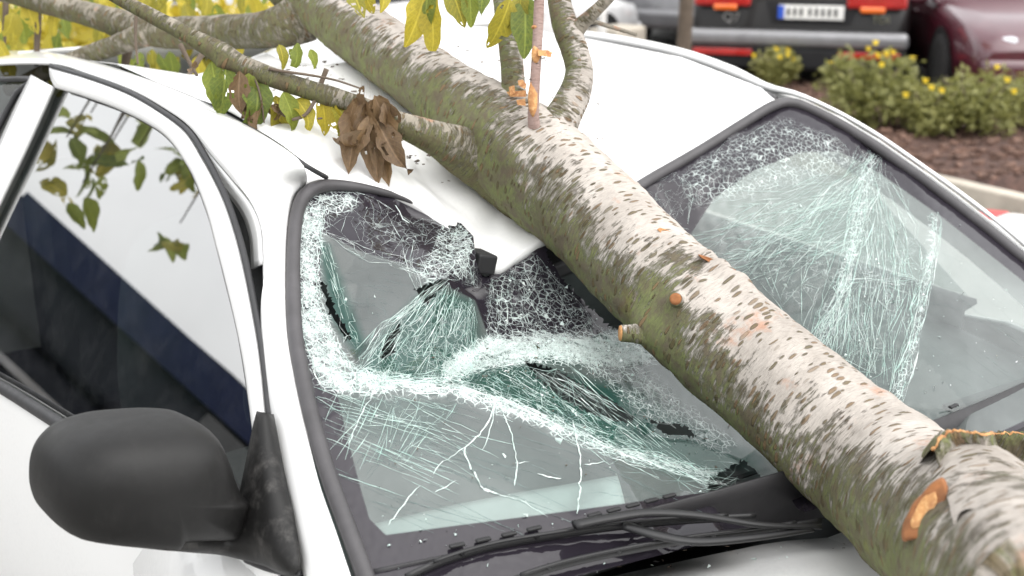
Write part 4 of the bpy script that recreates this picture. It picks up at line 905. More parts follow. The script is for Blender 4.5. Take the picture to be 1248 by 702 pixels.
# big branch running back and left
b2 = [(372, 20, 2.26, .050), (345, 32, 2.26, .040), (310, 37, 2.30, .034), (260, 39, 2.36, .033), (205, 40, 2.42, .033), (160, 33, 2.46, .031), (110, 18, 2.50, .026), (40, 0, 2.55, .022), (-60, -30, 2.6, .019), (-250, -100, 2.6, .014), (-500, -170, 2.5, .010)]
o2 = br(b2, 0, .42, rings=160, seg=30, seed=5)
o3 = br([(185, 38, 2.43, .027), (150, 52, 2.44, .022), (110, 66, 2.46, .020), (60, 86, 2.5, .018), (10, 110, 2.55, .015)], 0, .4, rings=50, seed=6)
# fork branches
o4 = br([(640, 188, 1.88, .050), (634, 166, 1.865, .038), (629, 142, 1.855, .025), (626, 110, 1.87, .0195), (623, 70, 1.88, .0180), (616, 20, 1.90, .0170), (610, -25, 1.92, .016)], 0, .62, 'bark', 90, 34, .04, 7)
o5 = br([(640, 212, 1.88, .055), (664, 180, 1.855, .040), (686, 143, 1.85, .0285), (701, 112, 1.86, .0250), (706, 85, 1.87, .0225), (699, 58, 1.88, .0215), (690, 34, 1.89, .0215), (683, 8, 1.90, .019), (676, -30, 1.92, .017)], 0, .45, 'bark', 120, 40, .04, 8)
o5b = br([(694, 46, 1.89, .018), (708, 30, 1.88, .0125), (725, 14, 1.87, .010), (745, -6, 1.86, .009), (770, -30, 1.85, .008)], 0, .2, 'bark_small', 50, 24, .04, 9)
o5c = br([(700, 40, 1.89, .005), (720, 27, 1.91, .0042), (745, 33, 1.93, .0036), (775, 42, 1.97, .003)], 0, .2, 'bark_small', 30, 12, .04, 10)
M['young_bark'] = mat_bark('pinkish young bark', (.30, .20, .17), (.44, .34, .31), (.12, .07, .04), .7)
o6 = br([(650, 175, 1.81, .0125), (651, 158, 1.785, .0100), (650, 138, 1.77, .0085), (652, 100, 1.765, .0078), (655, 50, 1.76, .0075), (658, -15, 1.755, .0072)], 0, .05, 'young_bark', 80, 26, .04, 11, 'twig')
def peel(px, py, d, w, h, rot=0, parent=None):            # patch where bark is torn off: a thin raised shield
    c = atd(px, py, d); x = Vector(RT)*math.cos(rot)+Vector(UP)*math.sin(rot); y = Vector(UP)*math.cos(rot)-Vector(RT)*math.sin(rot); V = []; F = []; n = 22; sc = d/FPX
    for s, off in ((1, .003), (.97, -.001), (.6, -.0030), (.05, -.0038)):
        for k in range(n):
            a = 2*math.pi*k/n; e = 1+.12*noise.noise(Vector((math.cos(a)*2+px, math.sin(a)*2, py))); V.append(c+x*(math.cos(a)*w*.5*s*e*sc)+y*(math.sin(a)*h*.5*s*e*sc)+Vector(FW)*off)
    for i in range(3):
        for k in range(n): a = i*n+k; b = i*n+(k+1) % n; F.append((a, b, b+n, a+n))
    F.append(tuple(range(3*n, 4*n))); return grow(link('torn_bark_patch', V, F, M['wood']), parent)
peel(653, 66, 1.7555, 11, 22, 0, o6); peel(649.5, 120, 1.761, 12, 44, 0, o6); peel(652, 33, 1.7545, 9, 5, 0, o6)
def chip(pts, d, t=.004, parent=None, name='bark_flap'):
    V = []; F = []; n = len(pts)
    for o_ in (0, t):
        for k, (a, b) in enumerate(pts): V.append(atd(a, b, d+o_+.004*math.sin(k)))
    F.append(tuple(range(n))); F.append(tuple(range(n, 2*n))[::-1])
    for k in range(n): F.append((k, (k+1) % n, n+(k+1) % n, n+k))
    return grow(link(name, V, F, M['wood'], None, False), parent)
chip([(655, 61), (668, 61), (673, 64), (671, 70), (660, 68), (656, 68)], 1.75, .004, o6)
chip([(631, 98), (637, 97), (642, 103), (640, 109), (632, 104)], 1.80); chip([(620, 106), (627, 104), (628, 113), (622, 117)], 1.82); chip([(629, 122), (640, 120), (641, 129), (631, 128)], 1.80); chip([(617, 112), (641, 110), (641, 118), (622, 118)], 1.825, .006)
# sawn stub with cut faces
def stub(base, tip, r0, r1, name='branch_stub', wood=True, rings=14, seg=22, face='wood'):
    a = Vector(base); b = Vector(tip); o = limb(name, [a.lerp(b, t) for t in (0, .4, .75, 1)], [r0, (r0+r1)/2*.95, r1*1.02, r1], M['bark'], rings, seg, bmoss(.6), (), .06, 13)
    if wood:
        t = (b-a).normalized(); x = t.orthogonal().normalized(); y = t.cross(x); V = []; F = []; n = 20
        for s, off in ((.93, .0002), (.9, .0022), (.5, .003), (.05, .0025)):
            for k in range(n): q = 2*math.pi*k/n; V.append(b+x*math.cos(q)*r1*s+y*math.sin(q)*r1*s+t*off)
        for i in range(3):
            for k in range(n): p = i*n+k; q = i*n+(k+1) % n; F.append((p, q, q+n, p+n))
        F.append(tuple(range(3*n, 4*n))); w = link('cut_face', V, F, M[face], o)
    return o
h = trunk_hit(800, 408); stub(h+Vector(FW)*.02, atd(757, 406, 1.60), .020, .0115)
h = trunk_hit(833, 368); stub(h+Vector(FW)*.015, h+Vector(-FW)*.020+Vector(-RT)*.013+Vector(UP)*.004, .022, .0085, wood=True, face='wood_dark')
# large oval saw cut and torn bark ledges
def face_patch(px, py, ra, rb, ang, lift, name, mat):
    """cut or torn face set into the bark, traced in the plane that touches the trunk there"""
    c = trunk_hit(px, py); best = min(((TP[j].lerp(TP[j+1], u)-c).length, TP[j].lerp(TP[j+1], u)) for j in range(len(TP)-1) for u in np.linspace(0, 1, 30)); nr = (c-best[1]).normalized(); nr = (nr*.7+Vector(-FW)*.5).normalized(); V = []; F = []; n = 44; ca, sa = math.cos(ang), math.sin(ang)
    for s_, off in ((1.12, -.006), (1.04, lift), (.96, lift+.0006), (.6, lift-.0012), (.06, lift-.0018)):
        for k in range(n):
            a = 2*math.pi*k/n; e = 1+.16*noise.noise(Vector((math.cos(a)*1.7, math.sin(a)*1.7, px)))+.05*noise.noise(Vector((math.cos(a)*7, math.sin(a)*7, px))); x, y = math.cos(a)*ra*s_*e, math.sin(a)*rb*s_*e
            V.append(onplane(px+x*ca-y*sa, py+x*sa+y*ca, nr, c+nr*off))
    for j in range(4):
        for k in range(n): p = j*n+k; q = j*n+(k+1) % n; F.append((p, q, q+n, p+n))
    F.append(tuple(range(4*n, 5*n))); return grow(link(name, V, F, mat))
face_patch(1127, 623, 38, 16, R(-57), .0045, 'saw_cut', M['wood_dark']); face_patch(1126, 622, 25, 9.5, R(-57), .0062, 'saw_cut', M['wood'])
face_patch(816, 286, 15, 4, R(28), .005, 'torn_bark_patch', M['wood']); face_patch(876, 322, 24, 3, R(24), .014, 'torn_bark_patch', M['wood_dark']); face_patch(662, 196, 17, 6, R(-25), .0012, 'torn_bark_patch', M['scar'])
TS = [0.]
for a_, b_ in zip(TP, TP[1:]): TS.append(TS[-1]+(b_-a_).length)
def trunk_uv(q):
    best = (9, 0, 0)
    for i in range(4):
        a, b = TP[i], TP[i+1]; u = (q-a).dot(b-a)/(b-a).length_squared; u = max(0, min(1, u)); c = a.lerp(b, u); d = (q-c).length
        if d < best[0]: best = (d, TS[i]+u*(b-a).length, math.atan2((q-c).dot(Vector(UP)), (q-c).dot(Vector(RT)))*TR[i])
    return (best[1], best[2])
# raised bark ledge at the butt: bark standing off the trunk along a torn edge
led = [(1139, 548), (1147, 529), (1165, 525), (1195, 529), (1225, 527), (1262, 531), (1300, 545)]
rows = []; LP = catmull(led, 90); edge_pts = []
for k in range(90):
    u = k/89; px, py = LP[k]; fade = min(1, u*9); q0 = trunk_hit(px+8, py+30); dq = (q0-Vector(CAM)).dot(Vector(FW)); jag = 5*noise.noise(Vector((u*22, 1, 0)))+3*noise.noise(Vector((u*60, 2, 0)))
    top = atd(px, py+jag, dq-.004); r = [top+Vector(FW)*.045-Vector(UP)*.02, top+Vector(FW)*.010]
    for v in range(14):
        f = v/13; px2, py2 = px+26*f, py+jag*(1-f)+96*f; hit = trunk_hit(px2, py2); w = noise.noise(hit*30)*.006+noise.noise(hit*80)*.003
        off = (.015*(1-f)**1.2+.003*math.sin(f*6))*fade; base = hit if f > .30 else top.lerp(trunk_hit(px+26*.30, py+96*.30), f/.30)
        if v == 0: base = top
        r.append(base+Vector(-FW)*((off+w)*(1-f**3)-.004*f**3))
    rows.append(r); edge_pts.append(r[2]+Vector(FW)*.005)
le = grid('bark_ledge', rows, M['bark'], None); uvl = le.data.uv_layers.new(name='UVMap'); nn_ = len(rows[0])
li = np.empty(len(le.data.loops), np.int32); le.data.loops.foreach_get('vertex_index', li); uvl.data.foreach_set('uv', np.array([trunk_uv(v.co) for v in le.data.vertices], np.float32)[li].ravel())
le.data.attributes.new('moss', 'FLOAT', 'POINT').data.foreach_set('value', [max(.2, .75-.04*(i % nn_)) for i in range(len(le.data.vertices))]); grow(le)
grow(tube('torn_bark_edge', edge_pts, [.0022+.0018*noise.noise(Vector((k*.4, 4, 0))) for k in range(90)], M['wood'], None, 8))
# thin dead twigs
for pts, r in [([(328, 84, 1.745), (352, 88, 1.745), (380, 92, 1.75), (410, 98, 1.755), (440, 108, 1.76)], .0024), ([(398, 84, 1.77), (392, 100, 1.77), (385, 120, 1.76), (372, 140, 1.75), (356, 146, 1.75)], .0042), ([(334, 130, 1.76), (350, 142, 1.76), (372, 140, 1.76)], .003), ([(220, 55, 1.9), (232, 78, 1.88), (240, 92, 1.87)], .0045), ([(45, -10, 2.6), (46, 30, 2.6), (44, 80, 2.6)], .010), ([(8, -20, 2.7), (6, 30, 2.7), (2, 80, 2.7)], .008), ([(158, 50, 2.5), (154, 70, 2.5), (150, 95, 2.5)], .012), ([(250, 60, 2.2), (236, 82, 2.15), (225, 100, 2.1)], .006), ([(166, 18, 2.1), (165, 45, 2.1), (168, 78, 2.1)], .0035), ([(290, 100, 1.75), (296, 120, 1.75), (300, 150, 1.75)], .002), ([(310, 92, 1.75), (318, 120, 1.75), (322, 150, 1.75)], .002)]:
    grow(tube('twig', catmull([atd(*p) for p in pts], 24), [r*(1-.45*k/23) for k in range(24)], M['bark_far'] if r < .003 else M['bark_far'], None, 8))
# ---- leaves
def leaf_mesh(L, W, curl, fold, seed, ragged=0.0, holes=0, twist=0.0):
    nu, nv = 14, 8; V = []; F = []; UVs = []; rr = random.Random(seed)
    for i in range(nu+1):
        t = i/nu; w = W*.5*(math.sin(math.pi*min(1, t**.85))**.8)*(1-.25*t)+.0006
        for j in range(-nv//2, nv//2+1):
            s = j/(nv/2); ed = 1+(.07*math.sin(i*5.1+seed)+ragged*noise.noise(Vector((t*6, s*2, seed))))*abs(s)**3
            x = s*w*ed; a = curl*t; tw = twist*(t-.3)*(1+.4*s); y = L*(math.sin(a)/curl if abs(curl) > .01 else t); z = -L*((1-math.cos(a))/curl if abs(curl) > .01 else 0)
            z += abs(s)*w*fold+.05*W*noise.noise(Vector((t*3, s*1.5, seed)))+.03*W*math.sin(t*9+seed)*abs(s); V.append((x*math.cos(tw)-z*math.sin(tw)*.6, y, z*math.cos(tw)*.8+x*math.sin(tw))); UVs.append((s*.5, t))
    n = nv+1
    for i in range(nu):
        for j in range(nv):
            if holes and noise.noise(Vector((i*.55, j*.7, seed*3.1))) > .42 and 1 < i < nu-1: continue
            a = i*n+j; F.append((a, a+1, a+1+n, a+n))
    b = len(V)
    for k in range(5): V.append((0, -L*.28*(1-k/4)+.0, .004*math.sin(k))); V.append((.0012, -L*.28*(1-k/4), .004*math.sin(k))); UVs += [(0, 0), (0, 0)]
    for k in range(4): F.append((b+2*k, b+2*k+1, b+2*k+3, b+2*k+2))
    me = bpy.data.meshes.new('leaf'); me.from_pydata(V, [], F); uv = me.uv_layers.new(name='UVMap')
    for lp in me.loops: uv.data[lp.index].uv = UVs[lp.vertex_index]
    for p in me.polygons: p.use_smooth = True
    return me
LM = {}
for kind in ('leaf_green', 'leaf_yellow', 'leaf_brown'):
    LM[kind] = []
    for k in range(5):
        br_ = kind == 'leaf_brown'; me = leaf_mesh(1, .50 if not br_ else .42, (.5+.5*k*.3) if not br_ else 1.0+.3*k*(-1)**k, .35 if not br_ else .9, k+3*len(kind), .12 if not br_ else .5, holes=(k in (1, 3)) or br_, twist=(0.5*(-1)**k+.2*k if not br_ else 1.5*(-1)**k+.3*k)); me.materials.append(M[kind]); LM[kind].append(me)
def leaf(base, tip, kind, face=None, roll=None):
    base = Vector(base); tip = Vector(tip); y = (tip-base); L = y.length; y.normalize(); f = Vector(-FW) if face is None else Vector(face)
    z = (f-y*f.dot(y)).normalized(); x = y.cross(z); a = random.uniform(-.7, .7) if roll is None else roll; x, z = x*math.cos(a)+z*math.sin(a), z*math.cos(a)-x*math.sin(a)
    o = bpy.data.objects.new('leaf', random.choice(LM[kind])); col.objects.link(o); m = Matrix((x, y, z)).transposed().to_4x4(); m.translation = base
    o.parent = tree; o.matrix_world = m @ Matrix.Scale(L, 4); o.matrix_parent_inverse = Matrix.Translation((.1, .3, 0)); o.matrix_basis = m @ Matrix.Scale(L, 4); return o
G, Y, B_ = 'leaf_green', 'leaf_yellow', 'leaf_brown'
sharp = [(520, -14, 499, 60, Y), (527, -10, 521, 63, Y), (524, -20, 510, 40, G), (549, -22, 562, 32, Y), (572, -16, 574, 34, G), (560, -20, 582, 20, G), (622, -2, 601, 70, Y), (640, -5, 640, 68, G), (636, -10, 628, 40, Y), (440, -18, 456, 24, Y), (430, -14, 440, 16, Y), (470, -18, 468, 14, Y), (590, -24, 586, 14, G),
 (258, 74, 264, 132, G), (276, 76, 270, 148, G), (292, 86, 290, 146, B_), (304, 88, 302, 150, G), (312, 92, 318, 158, G), (324, 100, 330, 156, B_), (336, 116, 352, 178, Y), (345, 112, 366, 160, G), (360, 120, 388, 150, Y), (392, 118, 402, 168, Y), (402, 124, 416, 172, Y), (340, 54, 352, 86, Y), (362, 52, 360, 82, G), (352, 60, 366, 78, G), (330, 128, 360, 142, B_), (300, 126, 300, 146, B_), (318, 120, 310, 166, B_), (410, 128, 424, 160, Y), (238, 74, 236, 94, B_), (378, 60, 388, 84, G),
 (444, 104, 441, 142, B_), (438, 118, 424, 212, B_), (446, 122, 438, 204, B_), (452, 122, 460, 226, B_), (462, 116, 472, 228, B_), (468, 124, 492, 196, B_), (456, 116, 484, 180, B_), (432, 124, 420, 166, B_), (460, 150, 495, 212, B_), (450, 140, 448, 226, B_)]
for a, b, c, d, k in sharp:
    dp = 1.75 if b > 45 else 1.80
    if k == B_ and a > 425: dp = 1.745
    leaf(atd(a, b, dp+random.uniform(-.01, .02)), atd(c, d, dp+random.uniform(-.03, .02)), k)
for k in range(135):                                       # soft yellow leaves hanging behind the roof
    a = random.uniform(-20, 345); b = random.uniform(-30, 75 if a < 260 else 50); dp = random.uniform(2.55, 3.3); L = random.uniform(24, 46)
    if 90 < a < 330 and 8 < b < 50 and random.random() < .5: b += 30
    leaf(atd(a, b, dp), atd(a+random.uniform(-14, 14), b+L, dp+random.uniform(-.03, .03)), random.choice([Y, Y, Y, G]))
# leaves on the part of the crown that hangs beside the near door (seen as reflections)
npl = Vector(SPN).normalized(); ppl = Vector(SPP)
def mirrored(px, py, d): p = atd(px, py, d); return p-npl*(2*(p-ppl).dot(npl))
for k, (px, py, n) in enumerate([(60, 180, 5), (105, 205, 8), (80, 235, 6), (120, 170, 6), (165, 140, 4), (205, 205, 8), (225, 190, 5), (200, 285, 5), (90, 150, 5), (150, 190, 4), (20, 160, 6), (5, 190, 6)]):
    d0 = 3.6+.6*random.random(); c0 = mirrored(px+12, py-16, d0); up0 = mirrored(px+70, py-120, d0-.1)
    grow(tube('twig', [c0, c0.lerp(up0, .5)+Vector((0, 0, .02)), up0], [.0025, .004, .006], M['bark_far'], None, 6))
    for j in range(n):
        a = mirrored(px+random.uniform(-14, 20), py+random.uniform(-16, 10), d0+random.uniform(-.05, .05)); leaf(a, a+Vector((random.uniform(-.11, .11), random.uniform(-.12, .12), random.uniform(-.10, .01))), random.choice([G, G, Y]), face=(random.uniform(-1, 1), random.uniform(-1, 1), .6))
# ================================================================== parked cars
def make_car(name, label, loc, az, paint, L=4.4, W=1.78, H=1.45, van=False, group='parked cars behind the white car', kind='sedan'):
    """local +y is forwards, rear bumper at y = 0"""
    r = empty(name, loc, label, 'van' if van else 'car', group); r.rotation_euler = (0, 0, -az); hw = W/2; zb = H*.58 if not van else H*.62; P = M[paint]
    st = [(0, .40, .52*zb, .90), (.03, .30, .80*zb, .95), (.12, .26, zb, .97), (.35, .22, zb*1.02, 1.0), (L*.3, .20, zb*1.02, 1.0), (L*.6, .20, zb, 1.0), (L*.72, .20, zb*.99, 1.0), (L*.86, .22, zb*.90, .98), (L*.96, .26, zb*.80, .93), (L*.995, .34, zb*.66, .84)]
    if van: st = st[:6]+[(L*.78, .2, zb*.98, 1), (L*.9, .22, zb*.92, .98), (L*.98, .26, zb*.84, .94), (L, .36, zb*.6, .86)]
    rows = []
    for y, z0, z1, w in st:
        w *= hw; rows.append([Vector((s*w*fx, y, z0+(z1-z0)*fz)) for s, fx, fz in [(-1, .88, 0), (-1, .98, .12), (-1, 1, .45), (-1, .985, .8), (-1, .94, .97), (-1, .7, 1.02), (1, 0, 1.035), (1, .7, 1.02), (1, .94, .97), (1, .985, .8), (1, 1, .45), (1, .98, .12), (1, .88, 0)]])
    body = grid('body', rows, P, r); n = len(rows[0])
    bm = bmesh.new(); bm.from_mesh(body.data); bm.verts.ensure_lookup_table(); bm.faces.new([bm.verts[i] for i in range(n)]); bm.faces.new([bm.verts[(len(rows)-1)*n+i] for i in range(n)][::-1]); bmesh.ops.recalc_face_normals(bm, faces=bm.faces); bm.to_mesh(body.data); bm.free()
    ys = [.16, .55, L*.32, L*.52, L*.72] if not van else [.06, .10, L*.4, L*.62, L*.80]; hz = [zb*.98, H*.94, H, H*.985, zb*.985] if not van else [zb*.98, H*.97, H, H*.985, zb*.98]; cw_ = [.92, .74, .74, .75, .90] if not van else [.96, .90, .9, .88, .93]
    rows = [[Vector((s*hw*w*fx, y, zb*.97+(z-zb*.97)*fz)) for s, fx, fz in [(-1, 1.0+.10*(1-fz_), fz_) for fz_ in (0,)]+[(-1, 1.08, .12), (-1, 1.0, .86), (-1, .88, .97), (1, 0, 1.0), (1, .88, .97), (1, 1.0, .86), (1, 1.08, .12), (1, 1.1, 0)]] for y, z, w in zip(ys, hz, cw_)]
    grid('cabin', rows, P, r, .02)
    def panel(nm, q, mat, par=r):
        c = sum(q, Vector())/len(q); nn = (q[1]-q[0]).cross(q[2]-q[0]).normalized(); out = nn if nn.dot(c-Vector((0, L*.42, H*.6))) > 0 else -nn; V = [p+out*.016 for p in q]+[p-out*.01 for p in q]; k = len(q)
        return link(nm, V, [tuple(range(k)), tuple(range(k, 2*k))[::-1]]+[(i, (i+1) % k, k+(i+1) % k, k+i) for i in range(k)], mat, par, False)
    G_ = M['car_glass']
    def lerp3(a, b, t): return a.lerp(b, t)
    for s in (2, 6) if False else ((1, 2), (7, 6)):
        for a, b, t0, t1 in [(1, 2, .08, .93), (2, 3, .06, .94)] if not van else [(2, 3, .1, .95), (3, 4, .05, .45)]:
            lo0, lo1, hi0, hi1 = rows[a][s[0]], rows[b][s[0]], rows[a][s[1]], rows[b][s[1]]
            panel('side_window', [lo0.lerp(lo1, t0), lo0.lerp(lo1, t1), hi0.lerp(hi1, t1).lerp(lo0.lerp(lo1, t1), .08), hi0.lerp(hi1, t0).lerp(lo0.lerp(lo1, t0), .08)], G_)
    for a, b, nm in ((0, 1, 'rear_window'), (4, 3, 'windscreen')):
        panel(nm, [rows[a][1].lerp(rows[b][2], .08)*1, rows[a][7].lerp(rows[b][6], .08), rows[b][6].lerp(rows[a][7], .10), rows[b][2].lerp(rows[a][1], .10)], G_)
    wr_ = .33 if H > 1.6 else .30
    for sx in (-1, 1):
        for y in (L*.19, L*.80):
            wheel((sx*(hw-.09), y, wr_), r, wr_, .2)
            V = []; F = []; k = 20
            for rad in (wr_*1.16, wr_*.9):
                for i in range(k+1): a = math.pi*i/k; V.append(Vector((sx*(hw+.004), y+rad*math.cos(a), wr_+rad*math.sin(a))))
            for i in range(k): F.append((i, i+1, k+2+i, k+1+i))
            link('wheel_arch', V, F, M['dark'], r)
    # lamps, plates, bumpers, handles, mirrors
    for s in (-1, 1):
        o = box('tail_light', (s*hw*.80, .055, zb*.80), (hw*.26, .10, .16), M['red_light'], r, None, .03)
        box('lamp_segment', (s*hw*.78, .0, zb*.77), (hw*.18, .03, .05), M['orange_light'], o, None, .01)
        box('headlight', (s*hw*.70, L*.955, zb*.70), (hw*.34, .14, .13), M['head_light'], r, Matrix.Rotation(-s*.35, 3, 'Z'), .04)
        for y in (L*.36, L*.58): box('door_handle', (s*(hw+.012), y, zb*.84), (.03, .16, .025), P, r, None, .008)
        box('wing_mirror', (s*(hw+.08), L*.66, zb*1.02), (.18, .10, .13), P, r, None, .035)
    box('rear_bumper', (0, .0, .50*zb), (W*.96, .16, .20), M['bumper'] if kind == 'suv' else P, r, None, .05); box('front_bumper', (0, L*.985, .46*zb), (W*.88, .16, .22), P, r, None, .06)
    box('grille', (0, L*.998, zb*.62), (W*.36, .05, .10), M['dark'], r, None, .01)
    pl = box('number_plate', (0, -.055 if kind != 'suv' else -.03, zb*.70 if kind == 'suv' else zb*.5), (.52, .02, .11), M['plate'], r, None, .004); return r, pl, zb
# black estate with its tail to the camera
az_s = .84; sp = atd(972, 20, 10.0)
suv, spl, zb = make_car('black_suv', 'black car seen from behind with red tail lights above the flowering shrubs', (sp.x, sp.y, 0), az_s, 'black_paint', 4.8, 1.84, 1.62, kind='suv')
for ch in list(suv.children):
    if ch.name.startswith(('tail_light', 'rear_bumper', 'number_plate')): 
        for g in list(ch.children): bpy.data.objects.remove(g)
        bpy.data.objects.remove(ch)
zs = .70
pl = box('number_plate', (.11, -.03, zs+.02), (.53, .03, .115), M['plate'], suv, None, .004); box('plate_band', (-.135, -.047, zs+.02), (.05, .008, .108), M['plate_blue'], pl)
for i in range(8): box('plate_mark', (-.075+.052*i+(.02 if i > 2 else 0), -.0475, zs+.022), (.022, .007, .062), M['bumper'], pl)
V, F = [], []
for a in ((-.27, -.02, zs+.11), (.49, -.02, zs+.11), (.43, -.02, zs-.07), (-.21, -.02, zs-.07)): V.append(a)
link('plate_recess', V, [(0, 1, 2, 3)], M['bumper'], suv, False)
for s in (-1, 1):
    o = box('tail_light', (s*.63, -.005, zs+.14), (.48, .09, .17), M['red_light'], suv, None, .03); box('lamp_segment', (s*.60, -.052, zs+.05), (.20, .03, .05), M['orange_light'], o, None, .02)
    box('reflector', (s*.60, -.115, .385), (.50, .02, .055), M['red_light'], suv, None, .006)
box('rear_bumper', (0, -.02, .50), (1.82, .20, .14), M['grey_paint'], suv, None, .05); box('bumper_skirt', (0, -.01, .34), (1.80, .17, .20), M['bumper'], suv, None, .04)  # grey on this black car's bumper paints in the reflected sky
def letters(txt, loc, size, mat, parent):
    cu = bpy.data.curves.new('lettering', 'FONT'); cu.body = txt; cu.size = size; cu.extrude = .002; t = bpy.data.objects.new('lettering', cu); col.objects.link(t)
    bpy.context.view_layer.update(); me = bpy.data.meshes.new_from_object(t.evaluated_get(bpy.context.evaluated_depsgraph_get())); bpy.data.objects.remove(t)
    o = bpy.data.objects.new('lettering', me); me.materials.append(mat); col.objects.link(o); o.parent = parent; o.location = loc; o.rotation_euler = (math.pi/2, 0, 0); return o
letters('Q7', (-.62, -.03, zs-.07), .11, M['chrome'], suv); letters('TDI', (.60, -.03, zs-.055), .09, M['chrome'], suv)
# maroon car, front quarter to the right
mp = atd(1330, 42, 8.7); make_car('maroon_car', 'dark maroon car with pale headlight parked right of the black car', (mp.x-4.3*math.sin(3.8), mp.y-4.3*math.cos(3.8), 0), 3.8, 'maroon', 4.3, 1.70, 1.42)
gp = atd(792, 30, 12.5); make_car('silver_car', 'silver grey car parked beyond the roof, behind the slim tree stem', (gp.x, gp.y, 0), .95, 'grey_paint', 4.2, 1.72, 1.46)
wp = atd(505, 10, 9.0); make_car('white_estate_car', 'blurred white car parked behind the trunk and hanging yellow leaves', (wp.x-1.4, wp.y+.2, 0), 1.2, 'white_paint', 4.5, 1.78, 1.46)
npos = atd(690, 10, 11.0); make_car('navy_car', 'dark blue car parked behind the forked branches', (npos.x-.6, npos.y+.6, 0), .9, 'blue_paint', 4.2, 1.74, 1.44)
lp = atd(60, 40, 10.0); make_car('white_hatchback', 'white car at far left behind the yellow leaves', (lp.x-2.2, lp.y, 0), 1.5, 'white_paint', 4.2, 1.72, 1.44)
# dark blue van and hedge to the left, mirrored in the side window
bv_, _, _ = make_car('blue_van', 'dark blue van reflected in the lower part of the side window', (-4.35, 7.9, 0), math.atan2(-.62, -.80), 'blue_paint', 5.2, 1.9, 1.92, True, None)
for s_ in (-1, 1):
    box('side_stripe', (s_*.957, 2.6, .95), (.012, 4.2, .05), M['grey_paint'], bv_); box('roof_fascia', (s_*.93, 2.5, 1.74), (.06, 4.6, .26), M['navy'], bv_); box('lower_trim', (s_*.965, 2.6, .48), (.03, 3.0, .28), M['bumper'], bv_)
def foliage(V, F, c, rad, n, size, seed):
    rr = random.Random(seed)
    for _ in range(n):
        while True:
            p = Vector((rr.uniform(-1, 1), rr.uniform(-1, 1), rr.uniform(-1, 1)))
            if .25 < p.length < 1: break
        p = p*(.78+.6*noise.noise(p*2.6+Vector((seed, 0, 0)))); q = Vector(c)+Vector((p.x*rad[0], p.y*rad[1], p.z*rad[2])); s = size*rr.uniform(.6, 1.3)
        a = Vector((rr.uniform(-1, 1), rr.uniform(-1, 1), rr.uniform(-.6, .6))).normalized(); b = a.cross(Vector((rr.uniform(-1, 1), rr.uniform(-1, 1), rr.uniform(.2, 1)))).normalized(); k = len(V)
        V += [q-a*s, q+b*s*.42, q+a*s, q-b*s*.42]; F.append((k, k+1, k+2, k+3))
def shrub(name, label, base, rad, n, size, mat, seed, group, flowers=(), stems=9):
    r = empty(name, base, label, 'shrub', group); V, F = [], []
    for k in range(5): foliage(V, F, (rad[0]*.45*math.cos(k*1.3+seed), rad[1]*.45*math.sin(k*1.3+seed), rad[2]*(.75+.25*math.sin(k*2+seed))), (rad[0]*.7, rad[1]*.7, rad[2]*.75), n//5, size, seed+k)
    link('crown', V, F, M[mat], r, False); V, F = [], []
    for k in range(stems):
        a = k*2.4; e = Vector((rad[0]*.7*math.cos(a), rad[1]*.7*math.sin(a), rad[2]*1.3)); tube_geo([Vector((0, 0, 0)), e*.4+Vector((0, 0, .05)), e], [.012, .008, .004], 6, None, True, V, F)
    link('stem', V, F, M['bark_far'], r)
    for f in flowers:
        V, F = [], []; c = Vector(f)
        for k in range(9):
            a = k*.698; d = Vector((math.cos(a), math.sin(a)*.7, .5)).normalized()*random.uniform(.022, .034); u_ = Vector((-math.sin(a), math.cos(a), 0))*.012; b = len(V); V += [c, c+d*.6+u_, c+d, c+d*.6-u_]; F.append((b, b+1, b+2, b+3))
        tube_geo([c-Vector((0, 0, .01)), c+Vector((0, 0, .014))], [.016, .010], 8, None, True, V, F); link('flower', V, F, M['yellow'], r, False)
    return r
shr = [('shrub behind the far roof rail with a few yellow blooms', 945, 118, 4.95, (.20, .20, .20), 1500, 6), ('tallest yellow-flowered shrub, in front of the black car', 1052, 165, 4.95, (.34, .34, .32), 2400, 9), ('low bushy shrub between the tall shrub and the maroon car', 1128, 172, 5.1, (.28, .28, .22), 1500, 4), ('wide round shrub at the right, below the maroon headlight', 1185, 172, 4.95, (.34, .32, .27), 2000, 3), ('thin shrub cut by the right edge of the picture', 1262, 165, 5.2, (.30, .3, .28), 1200, 4)]
for i, (lab, px, py, x, rad, n, nf) in enumerate(shr):
    b = atz(px, py-12, .13); fl = []
    for k in range(nf):
        a = random.uniform(0, 6.28); e = random.uniform(.2, 1); fl.append((rad[0]*1.0*math.cos(a)*e-.12, rad[1]*math.sin(a)*e-.1, rad[2]*(.95+1.0*(1-e*.5)*random.uniform(.4, 1))))
    shrub('flowering_shrub', lab, b, rad, n, .032, 'shrub', 20+i*7, 'shrubs in the planting bed', fl)
for i, (a, y) in enumerate([(-5.0, 5.0), (-6.3, 4.6), (-7.2, 5.2), (-3.6, 11.5), (-6.8, 8.2)]):
    shrub('hedge_shrub', ['dark hedge bush left of the car nearest the blue van', 'dark hedge bush beside the front of the blue van', 'outermost dark hedge bush left of the blue van', 'dark hedge bush behind the blue van', 'dark hedge bush on the far side of the blue van'][i], (a, y, 0), (.8, .8, .62), 2600, .09, 'hedge', 90+i*5, 'hedge mirrored in the side window')
for i, (px, d, lab) in enumerate([(10, 4.6, 'leftmost yellow autumn bush behind the white roof'), (120, 5.2, 'middle yellow autumn bush behind the big branch'), (235, 4.8, 'yellow autumn bush under the crossing branches, nearest the trunk')]):
    b = atd(px, 60, d); shrub('autumn_bush', lab, (b.x, b.y, 0), (.60, .60, .86), 3200, .06, 'leaf_yellow', 140+i*9, 'yellow bushes behind the roof')
